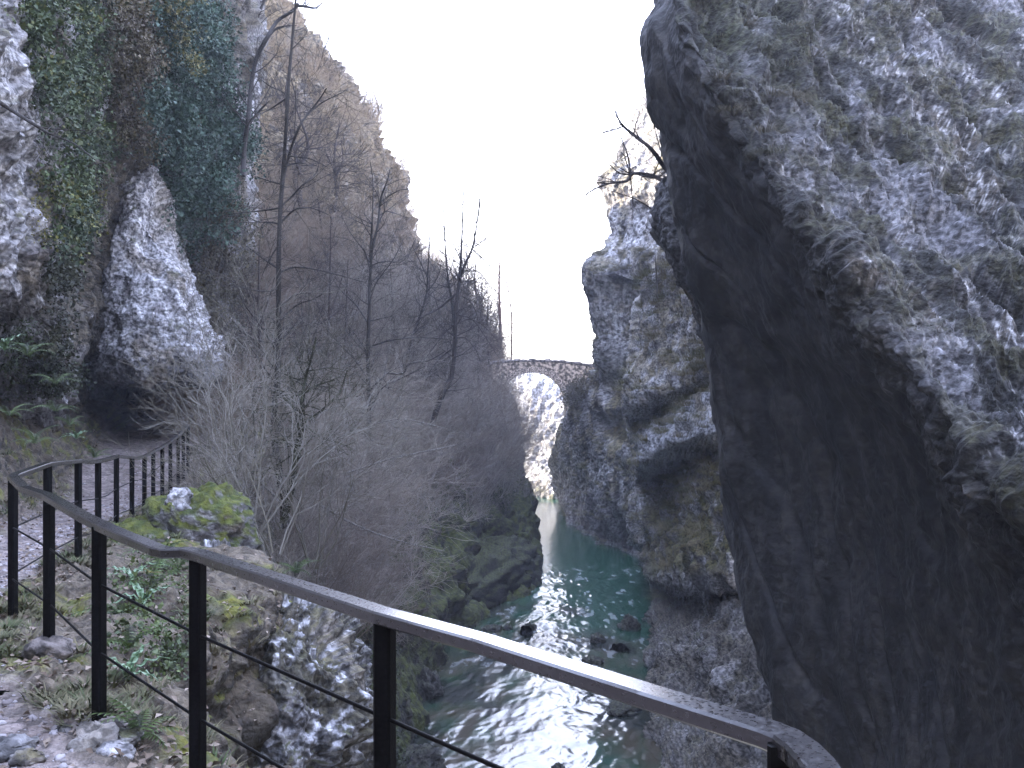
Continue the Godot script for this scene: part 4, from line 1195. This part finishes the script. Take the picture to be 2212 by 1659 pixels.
	for q in more:
		var m: float = q[0] * 0.5 + q[2] * 0.5 + 6.0 * sin(q[0])
		tree(q[5], q[4], [q[0], q[1], m, (q[1] + q[3]) * 0.5, q[2], q[3]], 0.055 + 0.0006 * q[4], 0.012, [[0.03, [m, (q[1] + q[3]) * 0.5, m + 20, (q[1] + q[3]) * 0.5 - 60, m + 34, (q[1] + q[3]) * 0.5 - 110], 6], [0.028, [m, (q[1] + q[3]) * 0.5 + 30, m - 22, (q[1] + q[3]) * 0.5 - 20, m - 40, (q[1] + q[3]) * 0.5 - 70], 6]], dark.lerp(Color(0.12, 0.08, 0.06), 0.5), 26, 1.2)
	# trees far up the hillside
	var far_tree := tree("slim bare tree on the far brown hillside", 50.0, [690, 330, 692, 290, 694, 250, 693, 200], 0.10, 0.02, [[0.05, [692, 280, 700, 255, 706, 225], 6], [0.05, [692, 290, 684, 265, 678, 240], 6]], Color(0.10, 0.082, 0.068), 22, 1.1)
	far_tree.set_meta("group", "bare trees on the far hillside")
	rng.seed = 9
	for k in 34:
		var q := spot(M.hill, func(x, y, p, n): return x > 560 and x < 1000 and y > 120 and y < 760 and p.z < -34)
		if q.is_empty():
			continue
		copy(far_tree, Transform3D((Basis(Vector3.UP, rng.randf() * TAU) * Basis(Vector3.RIGHT, rng.randfn() * 0.05)).scaled(Vector3.ONE * rng.randf_range(0.7, 1.35)), q[0] - Vector3(0, 0.3, 0)), "slim bare tree on the far brown hillside")
	# thin trees standing in the thicket
	var thin := tree("thin brown bare tree standing in the thicket on the slope", 30.0, [650, 900, 652, 840, 650, 770, 653, 700, 651, 650], 0.075, 0.012, [[0.03, [651, 800, 664, 765, 670, 720], 7], [0.03, [651, 770, 638, 735, 630, 690], 7], [0.025, [652, 730, 662, 705, 668, 670], 6]], Color(0.10, 0.08, 0.062), 40, 1.0)
	thin.set_meta("group", "thin bare trees of the thicket")
	for k in 22:
		var q := spot(M.hill, func(x, y, p, n): return x > 600 and x < 1085 and y > 780 and y < 1010 and p.z < -26)
		if q.is_empty():
			continue
		copy(thin, Transform3D((Basis(Vector3.UP, rng.randf() * TAU) * Basis(Vector3.RIGHT, rng.randfn() * 0.06)).scaled(Vector3(1, rng.randf_range(1.2, 2.3), 1) * rng.randf_range(0.9, 1.3)), q[0] - Vector3(0, 0.3, 0)), "thin brown bare tree standing in the thicket on the slope")
	# pale dead wood on the slope
	var dead := [
		["pale fallen branch lying along the slope above the river bend", 26, [790, 1007, 847, 990, 920, 975, 991, 960], 0.03], ["short pale fallen branch below the second slender tree", 23, [713, 1032, 780, 1012, 847, 990], 0.028],
		["whitish dead stick low on the slope over the handrail", 21, [724, 1098, 760, 1092, 794, 1084], 0.03], ["long pale dead branch sloping down to the right behind the rail", 20, [690, 1090, 760, 1130, 850, 1165, 960, 1190], 0.026],
		["thin pale dead branch arching through the middle of the thicket", 24, [680, 960, 760, 935, 860, 905, 960, 925], 0.022], ["grey fallen pole leaning in the left part of the thicket", 17, [550, 1030, 600, 1080, 650, 1150], 0.024],
		["pale dead branch pointing down towards the mossy river spur", 27, [780, 1110, 860, 1120, 950, 1150], 0.026], ["whitish forked stick over the left bank", 22, [640, 1180, 720, 1140, 800, 1130], 0.022]]
	for q in dead:
		tree(q[0], q[1], q[2], q[3], 0.008, [], Color(0.34, 0.31, 0.28), 7, 0.7, "fallen branch", "fallen_branch")


func shrub(label: String, seed_: int, stems: int, tall: float, c: Color, lean: float, parts: bool, group: String) -> Node3D:
	rng.seed = seed_
	var o := thing("bare_shrub", label, "shrub", Vector3.ZERO, group)
	var t := Tubes.new()
	for k in stems:
		if parts:
			t = Tubes.new()
		var a := TAU * k / stems + rng.randf() * 0.8
		var dir := Vector3(cos(a) * lean, 1.0, sin(a) * lean).normalized()
		var cc := c.lightened(rng.randf() * 0.12)
		grow(t, Vector3(cos(a) * 0.12, -0.2, sin(a) * 0.12), dir, tall * rng.randf_range(0.65, 1.1), 0.019 * tall / 2.6, 3, [3, 5, 6], 0.14, 0.03, cc)
		if parts:
			obj("stem", t.mesh(), M.twig, o)
	if not parts:
		obj("stems", t.mesh(), M.twig, o)
	return o


func spot(s: Dictionary, keep: Callable) -> Array:
	for k in 400:
		var i := rng.randi_range(0, s.pos.size() - 1)
		var p: Vector3 = s.pos[i]
		if p.z > -1.0:
			continue
		var x := 1106.0 + p.x / -p.z * F
		var y := 829.5 - (p.y - EYE) / -p.z * F
		if keep.call(x, y, p, s.nrm[i]):
			return [p, s.nrm[i]]
	return []


func thickets() -> void:
	var tints := [Color(0.19, 0.155, 0.12), Color(0.25, 0.21, 0.16), Color(0.13, 0.104, 0.08), Color(0.165, 0.14, 0.102), Color(0.14, 0.10, 0.08)]
	var protos := []
	var label := "bare twiggy grey brown shrub of the thicket on the slope"
	for k in 7:
		var s := shrub(label, 100 + k, 5 + k % 3, 2.2 + 0.3 * (k % 4), tints[k % 5], 0.45 + 0.1 * (k % 3), false, "bare shrubs of the thicket")
		protos.append(s)
	rng.seed = 77
	var looks := ["grey brown", "light brown", "dark brown", "pale", "reddish brown"]
	for k in 185:
		var q := spot(M.hill, func(x, y, p, n): return x > lerpf(640, 520, ss(900, 1100, y)) and x < 1120 and y > 690 and y < 1420 and p.z < -16.5 and p.z > -62 and p.y > WATER + 0.9 and (y < 1170 or p.z < -19.0) and not (x > 780 and y > 1080))
		if q.is_empty():
			continue
		var b := Basis(Vector3.UP, rng.randf() * TAU) * Basis(Vector3.FORWARD, rng.randfn() * 0.14)
		b = Basis(Vector3(q[1].z, 0, -q[1].x).normalized(), 0.35) * b if absf(q[1].y) < 0.98 else b
		var s: float = rng.randf_range(0.7, 1.25) * clampf(remap(-q[0].z, 16, 45, 0.8, 1.15), 0.7, 1.2)
		var t := Transform3D(b.scaled(Vector3.ONE * s), q[0])
		var y: float = 829.5 - (q[0].y - EYE) / -q[0].z * F
		var l := "%s bare twiggy shrub on the %s" % [looks[(k % protos.size()) % 5], "upper slope near the far path" if y < 880 else ("middle of the thicket slope" if y < 1060 else "lower slope above the river")]
		if k < protos.size():
			protos[k].transform = t
			protos[k].set_meta("label", l)
		else:
			copy(protos[k % protos.size()], t, l)
	# pale shrubs at the edge of the path, seen stem by stem
	var edge := [[520, 1050, 18.0, 3.0, "tall pale shrub behind the mossy boulder"], [545, 1130, 15.0, 2.7, "pale thin shrub right of the mossy boulder"], [560, 1010, 20.0, 3.2, "leaning pale shrub left of the tall slender tree"], [590, 1170, 14.5, 2.2, "pale shrub sprouting above the near rock face"], [680, 1200, 17.0, 2.4, "pale brown shrub right of the near rock face top"], [610, 905, 27.0, 2.6, "pale spreading shrub where the path bends behind the thicket"]]
	for k in edge.size():
		var e: Array = edge[k]
		var s := shrub(e[4], 300 + k, 6, e[3], Color(0.145, 0.128, 0.092).lerp(Color(0.10, 0.09, 0.064), (k % 3) * 0.5), 0.4, true, "pale shrubs along the path edge")
		s.position = P(e[0], e[1], e[2])
		s.rotation.y = k * 1.1
	# brushwood far up the hillside
	var t := Tubes.new()
	rng.seed = 5
	for k in 9:
		var a := TAU * k / 9.0
		grow(t, Vector3.ZERO, Vector3(cos(a) * 0.6, 1, sin(a) * 0.6).normalized(), 1.3, 0.014, 2, [3, 4], 0.2, 0.0, Color(1, 1, 1))
	var where := []
	var tint := []
	for k in 2900:
		var q := spot(M.hill, func(x, y, p, n): return x > 380 and x < 1100 and y > -80 and y < 980 and p.z < -24)
		if q.is_empty():
			continue
		if q[0].y > 6.0 and rng.randf() < 0.55:
			continue
		var s := rng.randf_range(0.6, 1.5)
		where.append(Transform3D((Basis(Vector3.UP, rng.randf() * TAU) * Basis(Vector3.RIGHT, rng.randfn() * 0.4)).scaled(Vector3.ONE * s), q[0] - q[1] * 0.1))
		var up := ss(4.0, 14.0, q[0].y)
		tint.append(Color(0.19, 0.155, 0.115).lerp(Color(0.34, 0.265, 0.16), up).lerp(Color(0.22, 0.16, 0.13), rng.randf() * 0.5))
	tag(many("brushwood", t.mesh(), M.twig, where, tint), "mass of thin brown brushwood covering the far hillside", "brushwood")
	# twigs and dry stalks in the lower slope
	where = []
	tint = []
	for k in 700:
		var q := spot(M.hill, func(x, y, p, n): return x > 440 and x < 1160 and y > 800 and y < 1400 and p.z < -15 and p.y > WATER + 0.5 and not (x > 860 and y > 1130))
		if q.is_empty():
			continue
		var s := rng.randf_range(0.35, 0.9)
		where.append(Transform3D((Basis(Vector3.UP, rng.randf() * TAU) * Basis(Vector3.RIGHT, 0.5 + rng.randfn() * 0.5)).scaled(Vector3.ONE * s), q[0] - q[1] * 0.05))
		tint.append(Color(0.16, 0.14, 0.115).lerp(Color(0.36, 0.32, 0.27), pow(rng.randf(), 2.0)))
	tag(many("undergrowth", t.mesh(), M.twig, where, tint), "tangle of dry stalks and twigs on the lower slope", "undergrowth", "", "stuff")


# ---- leaves
func leaf_clump(leaves: int, radius: float, size: float, droop: float) -> ArrayMesh:
	var st := SurfaceTool.new()
	st.begin(Mesh.PRIMITIVE_TRIANGLES)
	for k in leaves:
		var d := Vector3(rng.randfn(), rng.randfn(), rng.randfn()).normalized() * radius * pow(rng.randf(), 0.5)
		var out := (d.normalized() + Vector3(0, -droop, 0) + Vector3(rng.randfn(), rng.randfn(), rng.randfn()) * 0.4).normalized()
		var side := out.cross(Vector3(rng.randfn(), rng.randfn(), rng.randfn())).normalized()
		var up := side.cross(out)
		var s := size * rng.randf_range(0.7, 1.3)
		var shade := rng.randf_range(0.6, 1.3)
		var tip := d + out * s - up * s * 0.15
		var l := d + out * s * 0.4 + side * s * 0.42 + up * s * 0.1
		var r := d + out * s * 0.4 - side * s * 0.42 + up * s * 0.1
		st.set_color(Color(shade, shade, shade))
		for v in [d, l, tip, d, tip, r]:
			st.add_vertex(v)
	st.generate_normals()
	return st.commit()


func inside(x: float, y: float, poly: PackedVector2Array) -> bool:
	return Geometry2D.is_point_in_polygon(Vector2(x, y), poly)


func ivy(label: String, poly: PackedVector2Array, count: int, clump: Mesh, cs: Array, thick: float, size: float, sheets: Array, category := "ivy", called := "ivy_curtain") -> void:
	var where := []
	var tint := []
	var mid := Vector3.ZERO
	for k in count:
		var q := spot(sheets[k % sheets.size()], func(x, y, p, n): return inside(x + 14.0 * n1.get_noise_3dv(p * 1.5), y, poly))
		if q.is_empty():
			continue
		var p: Vector3 = q[0]
		var m := nf.get_noise_3dv(p * 0.8 + Vector3(5, 5, 5))
		var gap := nf.get_noise_3dv(p * 1.5 + Vector3(9, 70, 1)) + m * 0.6
		if gap < -0.12 and rng.randf() < 0.93:
			continue
		p += q[1] * thick * (0.05 + ss(-0.15, 0.35, gap) * 0.7 + 0.3 * ss(-0.2, 0.4, m)) * (0.35 + 0.65 * rng.randf())
		where.append(Transform3D(Basis.from_euler(Vector3(rng.randf() * TAU, rng.randf() * TAU, rng.randf() * TAU)).scaled(Vector3.ONE * size * rng.randf_range(0.55, 1.45)), p))
		var c: Color = cs[0]
		c = c.lerp(cs[1], clampf(0.5 + nf.get_noise_3dv(p * 1.4) * 1.8 + rng.randfn() * 0.15, 0, 1))
		c = c.lerp(cs[2], ss(0.25, 0.5, nf.get_noise_3dv(p * 2.2 + Vector3(60, 3, 8))))
		tint.append(c)
		mid += p
	if where.is_empty():
		return
	mid /= where.size()
	for i in where.size():
		where[i].origin -= mid
	var o := thing(called, label, category, mid)
	many("foliage", clump, M.leaf, where, tint, o)


func fern_frond(length: float, wide: float, strap: bool) -> ArrayMesh:
	var st := SurfaceTool.new()
	st.begin(Mesh.PRIMITIVE_TRIANGLES)
	var n := 12
	var rib := []
	for i in n + 1:
		var t := float(i) / n
		rib.append(Vector3(0, length * (0.75 * t - 0.62 * t * t) + 0.02, length * (t * 0.62 + 0.25 * t * t)))
	for i in n:
		var t := float(i) / n
		var w := wide * sin(PI * clampf(0.12 + t * 0.88, 0, 1)) * (1.0 - t * 0.4)
		var a: Vector3 = rib[i]
		var b: Vector3 = rib[i + 1]
		for s in [-1.0, 1.0]:
			if strap:
				var w2 := wide * sin(PI * clampf(0.12 + (t + 1.0 / n) * 0.88, 0, 1)) * (1.0 - t * 0.4)
				var c := a + Vector3(s * w, 0.012 * sin(i * 2.0), 0)
				var e := b + Vector3(s * w2, 0.012 * sin(i * 2.0 + 2.0), 0)
				for v in [a, b, c, c, b, e]:
					st.add_vertex(v)
			else:
				var tip := a.lerp(b, 0.7) + Vector3(s * w, -0.02, 0.02)
				for v in [a, a.lerp(b, 0.8), tip]:
					st.add_vertex(v)
	st.generate_normals()
	return st.commit()


func grass_tuft(blades: int, length: float, hang: float, c: Color, c2: Color, thin := 0.006, base := 0.08) -> ArrayMesh:
	var st := SurfaceTool.new()
	st.begin(Mesh.PRIMITIVE_TRIANGLES)
	for k in blades:
		var a := rng.randf() * TAU
		var out := Vector3(cos(a), 0, sin(a))
		var l := length * rng.randf_range(0.5, 1.15)
		var p := out * rng.randf() * base
		var d := (out * rng.randf_range(0.2, 0.8) + Vector3(0, 1, 0)).normalized()
		var side := out.cross(Vector3.UP) * thin
		st.set_color(c.lerp(c2, rng.randf()))
		var q := p
		for i in 4:
			var w := 1.0 - i / 4.0
			var w2 := 1.0 - (i + 1) / 4.0
			d = (d + Vector3(0, -hang * 0.45, 0) + out * 0.1).normalized()
			var e := q + d * l / 4.0
			for v in [q - side * w, q + side * w, e - side * w2, q + side * w, e + side * w2, e - side * w2]:
				st.add_vertex(v)
			q = e
	st.generate_normals()
	return st.commit()


func nearest(s: Dictionary, x: float, y: float) -> Array:
	var best := 1e9
	var at := 0
	for i in s.pos.size():
		var p: Vector3 = s.pos[i]
		if p.z > -1.0:
			continue
		var dx := 1106.0 + p.x / -p.z * F - x
		var dy := 829.5 - (p.y - EYE) / -p.z * F - y
		var q := dx * dx + dy * dy
		if q < best:
			best = q
			at = i
	return [s.pos[at], s.nrm[at]]


func foliage() -> void:
	rng.seed = 21
	var clump := leaf_clump(22, 0.20, 0.062, 0.5)
	var teal := [Color(0.035, 0.065, 0.048), Color(0.07, 0.125, 0.09), Color(0.12, 0.18, 0.12)]
	var green := [Color(0.025, 0.045, 0.02), Color(0.07, 0.10, 0.035), Color(0.17, 0.17, 0.04)]
	var olive := [Color(0.09, 0.085, 0.03), Color(0.16, 0.15, 0.04), Color(0.22, 0.19, 0.05)]
	ivy("dark green ivy with yellowish sprays hanging beside the far left rock column", PackedVector2Array([Vector2(10, -40), Vector2(205, -40), Vector2(220, 200), Vector2(225, 330), Vector2(195, 430), Vector2(178, 540), Vector2(110, 545), Vector2(88, 300), Vector2(60, 110)]), 2300, clump, green, 0.55, 1.0, [M.left_cliff])
	ivy("thick blue green ivy curtain on the upper left cliff", PackedVector2Array([Vector2(250, -60), Vector2(445, -60), Vector2(462, 100), Vector2(492, 200), Vector2(526, 280), Vector2(520, 340), Vector2(482, 380), Vector2(468, 500), Vector2(430, 530), Vector2(355, 525), Vector2(335, 440), Vector2(322, 330), Vector2(285, 260), Vector2(300, 100)]), 3600, clump, teal, 0.9, 1.25, [M.left_cliff])
	ivy("yellow green bush at the top of the ivy covered cliff", PackedVector2Array([Vector2(300, -30), Vector2(362, -30), Vector2(372, 60), Vector2(350, 95), Vector2(320, 60)]), 260, clump, olive, 1.3, 1.2, [M.left_cliff], "bush", "bush")
	ivy("brownish creeper strands between the two ivy curtains", PackedVector2Array([Vector2(205, -40), Vector2(300, -40), Vector2(300, 120), Vector2(285, 260), Vector2(320, 330), Vector2(250, 320), Vector2(225, 200)]), 1300, clump, [Color(0.07, 0.055, 0.035), Color(0.12, 0.10, 0.045), Color(0.05, 0.07, 0.03)], 0.7, 1.0, [M.left_cliff], "creeper", "creeper")
	ivy("narrow strip of yellow ivy on the edge of the far left rock column", PackedVector2Array([Vector2(70, 320), Vector2(92, 320), Vector2(95, 520), Vector2(74, 520)]), 60, clump, olive, 0.15, 0.6, [M.left_cliff])
	ivy("brownish scrub on the cliff between the pale buttress and the hillside", PackedVector2Array([Vector2(345, 500), Vector2(520, 380), Vector2(540, 500), Vector2(540, 860), Vector2(450, 860), Vector2(455, 760), Vector2(400, 620)]), 900, clump, [Color(0.06, 0.055, 0.035), Color(0.13, 0.115, 0.07), Color(0.17, 0.14, 0.08)], 0.7, 1.0, [M.left_cliff], "bush", "bush")
	ivy("dark evergreen scrub filling the gap left of the pale buttress", PackedVector2Array([Vector2(95, 560), Vector2(140, 560), Vector2(135, 700), Vector2(140, 860), Vector2(110, 860), Vector2(95, 720)]), 450, clump, [Color(0.03, 0.035, 0.02), Color(0.06, 0.065, 0.035), Color(0.09, 0.09, 0.05)], 0.35, 0.9, [M.left_cliff], "bush", "bush")
	ivy("dark ferny bush over the bank at the far left", PackedVector2Array([Vector2(-60, 680), Vector2(60, 690), Vector2(150, 790), Vector2(150, 840), Vector2(-60, 830)]), 420, clump, [Color(0.02, 0.03, 0.014), Color(0.05, 0.075, 0.025), Color(0.10, 0.12, 0.03)], 0.4, 0.8, [M.left_cliff, M.ground_sheet], "bush", "bush")
	ivy("sprays of ivy over the shoulder of the pale buttress", PackedVector2Array([Vector2(225, 240), Vector2(270, 250), Vector2(300, 320), Vector2(265, 400), Vector2(240, 420), Vector2(215, 360)]), 160, clump, green, 0.2, 0.7, [M.buttress])
	ivy("moss and low ivy clinging beside the lower rail", PackedVector2Array([Vector2(270, 1180), Vector2(420, 1200), Vector2(430, 1420), Vector2(330, 1480), Vector2(240, 1380), Vector2(230, 1250)]), 420, leaf_clump(14, 0.12, 0.04, 0.2), [Color(0.04, 0.06, 0.02), Color(0.09, 0.12, 0.03), Color(0.15, 0.17, 0.10)], 0.06, 0.8, [M.ground_sheet, M.face])
	ivy("green ground ivy in the dip right of the near rock face", PackedVector2Array([Vector2(690, 1330), Vector2(820, 1330), Vector2(860, 1659), Vector2(770, 1659)]), 300, clump, [Color(0.035, 0.045, 0.02), Color(0.07, 0.09, 0.03), Color(0.12, 0.13, 0.07)], 0.3, 0.8, [M.hill])
	ivy("brown scrub overgrowing the right end of the bridge", PackedVector2Array([Vector2(1205, 780), Vector2(1275, 775), Vector2(1270, 850), Vector2(1225, 880)]), 220, clump, [Color(0.06, 0.05, 0.03), Color(0.12, 0.10, 0.06), Color(0.15, 0.13, 0.06)], 0.8, 1.6, [M.far_cliff], "bush", "bush")
	# ferns
	var frond := fern_frond(0.42, 0.07, false)
	var strap := fern_frond(0.34, 0.035, true)
	var fm := skin(0.5, null, 1.0, null, 0.0, false)
	fm.albedo_color = Color(0.27, 0.35, 0.16)
	fm.backlight_enabled = true
	fm.backlight = Color(0.3, 0.3, 0.3)
	var sm := skin(0.3, null, 1.0, null, 0.0, false)
	sm.albedo_color = Color(0.36, 0.46, 0.33)
	var ferns := [
		[120, 830, 11.6, 0.9, 0, "bright green fern at the top of the bank under the dark bush"], [60, 770, 11.8, 0.9, 0, "fern with drooping fronds on the bank near the left edge"], [10, 760, 11.5, 1.3, 1, "pale strap leaved fern at the left picture edge"], [150, 920, 14.0, 0.8, 0, "fern beside the upper path on the bank"],
		[165, 950, 14.5, 0.9, 1, "small strap leaved fern at the path edge of the bank"], [75, 960, 11.8, 1.0, 0, "fern in the middle of the leafy bank"], [20, 900, 10.8, 0.8, 0, "large fern low on the bank at the left edge"], [205, 990, 15.5, 0.9, 0, "last fern where the bank meets the far path"], [120, 890, 12.5, 0.9, 0, "dull green fern halfway up the leafy bank"],
		[290, 1255, 8.2, 1.0, 1, "pale strap leaved fern behind the third rail post"], [315, 1310, 7.6, 1.0, 1, "hart's tongue fern above the dark hollow"], [330, 1275, 8.4, 1.0, 0, "green fern below the mossy hump"], [260, 1345, 6.6, 0.9, 0, "fern between the second and third rail posts"], [285, 1400, 6.2, 1.0, 0, "fern at the left rim of the dark hollow"],
		[275, 1470, 5.6, 0.8, 1, "blue green strap fern beside the third post"], [310, 1545, 5.1, 0.8, 1, "pale strap fern near the bottom of the verge"], [300, 1600, 4.8, 0.8, 0, "small bright fern right of the third post foot"], [345, 1620, 4.7, 0.8, 0, "fresh green fern near the bottom edge by the fourth post"], [345, 1220, 9.6, 1.0, 0, "fern on the grassy lip under the mossy boulder"], [380, 1240, 9.6, 0.9, 0, "fern hanging over the top of the near rock face"],
		[640, 1240, 12.5, 1.1, 0, "fern among twigs right of the near rock face"], [790, 1430, 21.0, 1.4, 0, "green fern on the shore slope left of the fifth post"]]
	for k in ferns.size():
		var e: Array = ferns[k]
		var near := nearest(M.ground_sheet, e[0], e[1])
		var at: Vector3 = near[0] if absf(near[0].z + e[2]) < 2.5 else P(e[0], e[1], e[2])
		var o := thing("fern", e[5], "fern", at, "ferns on the bank and verge")
		var n := 8 if e[4] == 0 else 7
		for i in n:
			var f := obj("frond", frond if e[4] == 0 else strap, fm if e[4] == 0 else sm, o)
			f.rotation = Vector3(rng.randf_range(-0.5, 0.25), TAU * i / n + rng.randf() * 0.5, 0)
			f.scale = Vector3.ONE * e[3] * rng.randf_range(0.7, 1.1)
	# tufts of dry grass on the right cliff
	var tufts := [[1650, 285, 1.3], [1668, 330, 1.2], [1560, 170, 1.0], [1700, 150, 1.2], [1600, 60, 1.2], [1705, 60, 1.3], [1750, 120, 1.3], [1645, 110, 1.2], [1725, 210, 1.2], [1545, 90, 1.0], [1580, 240, 0.9], [1600, 130, 1.1], [1670, 205, 1.2]]
	var kinds := []
	for k in 4:
		kinds.append(grass_tuft(260, 0.42, 1.5, Color(0.10, 0.082, 0.05), [Color(0.05, 0.045, 0.024), Color(0.035, 0.045, 0.026)][k % 2], 0.0022, 0.2))
	for k in tufts.size():
		var q := nearest(M.near_cliff, tufts[k][0], tufts[k][1])
		var o := obj("grass_tuft", kinds[k % 4], M.dry)
		o.position = q[0] - q[1] * 0.04
		o.rotation.y = k * 1.9
		o.scale = Vector3.ONE * tufts[k][2] * 1.0
		tag(o, "tuft of dry grass hanging from the overhanging wall, " + ("near the top edge" if tufts[k][1] < 140 else ("just above its dark lip" if tufts[k][0] < 1700 else "amid the pale rough rock")), "grass tuft", "grass tufts on the overhanging wall")
	# grass in the verges and on ledges
	var where := []
	var tint := []
	var blades := grass_tuft(34, 0.11, 0.5, Color(1, 1, 1), Color(0.7, 0.7, 0.7))
	for k in 900:
		var q := spot(M.ground_sheet, func(x, y, p, n): return x > -40 and x < 640 and y > 880 and y < 1700 and n.y > 0.35 and M.on_path.call(p) < 0.2 and p.z > -22)
		if q.is_empty() or nf.get_noise_3dv(q[0] * 0.8) < -0.05:
			continue
		where.append(Transform3D(Basis(Vector3.UP, rng.randf() * TAU).scaled(Vector3.ONE * rng.randf_range(0.6, 1.3)), q[0]))
		tint.append(Color(0.05, 0.075, 0.022).lerp(Color(0.17, 0.145, 0.085), rng.randf()))
	tag(many("grass", blades, M.dry, where, tint), "short green and dry grass along the verges of the path", "grass")
	where = []
	tint = []
	blades = grass_tuft(110, 0.16, 0.9, Color(1, 1, 1), Color(0.6, 0.6, 0.6), 0.0012, 0.1)
	for s in [M.mid_cliff, M.far_cliff]:
		for k in 900:
			var q := spot(s, func(x, y, p, n): return x > 1190 and x < 1580 and y > 540 and y < 1300 and n.y > 0.12)
			if q.is_empty() or nf.get_noise_3dv(q[0] * 0.7) < -0.1:
				continue
			where.append(Transform3D(Basis(Vector3.UP, rng.randf() * TAU).scaled(Vector3.ONE * rng.randf_range(2.0, 4.5)), q[0]))
			tint.append(Color(0.09, 0.10, 0.03).lerp(Color(0.28, 0.23, 0.13), rng.randf()))
	tag(many("grass", blades, M.dry, where, tint), "dry grass hanging on the ledges of the right bank cliffs", "grass")
	# fallen leaves and gravel
	var st := SurfaceTool.new()
	st.begin(Mesh.PRIMITIVE_TRIANGLES)
	for v in [Vector3(-0.016, 0.009, 0), Vector3(0, 0, 0.024), Vector3(0, 0, -0.026), Vector3(0.016, 0.011, 0), Vector3(0, 0, -0.026), Vector3(0, 0, 0.024)]:
		st.add_vertex(v)
	st.generate_normals()
	where = []
	tint = []
	for k in 5500:
		var q := spot(M.ground_sheet, func(x, y, p, n): return x > -60 and x < 660 and y > 840 and y < 1720 and n.y > 0.25 and p.z > -26)
		if q.is_empty() or (M.on_path.call(q[0]) > 0.5 and rng.randf() < 0.55):
			continue
		where.append(Transform3D(Basis.from_euler(Vector3(rng.randfn() * 0.35, rng.randf() * TAU, rng.randfn() * 0.35)).scaled(Vector3.ONE * rng.randf_range(0.6, 1.25)), q[0] + q[1] * 0.015))
		tint.append(Color(0.09, 0.062, 0.042).lerp(Color(0.27, 0.22, 0.175), pow(rng.randf(), 1.5)))
	tag(many("leaf_litter", st.commit(), M.dry, where, tint), "brown fallen leaves strewn over the bank and path edges", "leaf litter")
	var peb := boulder(Vector3(0.028, 0.016, 0.022), 0.5, 0.0, 90.0, func(p, n): return Color.WHITE, 9, 6)
	where = []
	tint = []
	for k in 2600:
		var q := spot(M.ground_sheet, func(x, y, p, n): return x > -60 and x < 460 and y > 900 and y < 1720 and M.on_path.call(p) > 0.3 and p.z > -20)
		if q.is_empty():
			continue
		where.append(Transform3D(Basis(Vector3.UP, rng.randf() * TAU).scaled(Vector3.ONE * pow(rng.randf(), 4.0) * 0.9 + Vector3.ONE * 0.2), q[0]))
		tint.append(Color(0.14, 0.12, 0.12).lerp(Color(0.36, 0.34, 0.35), pow(rng.randf(), 1.5)))
	tag(many("gravel", peb, M.dry, where, tint), "loose gravel on the footpath", "gravel")
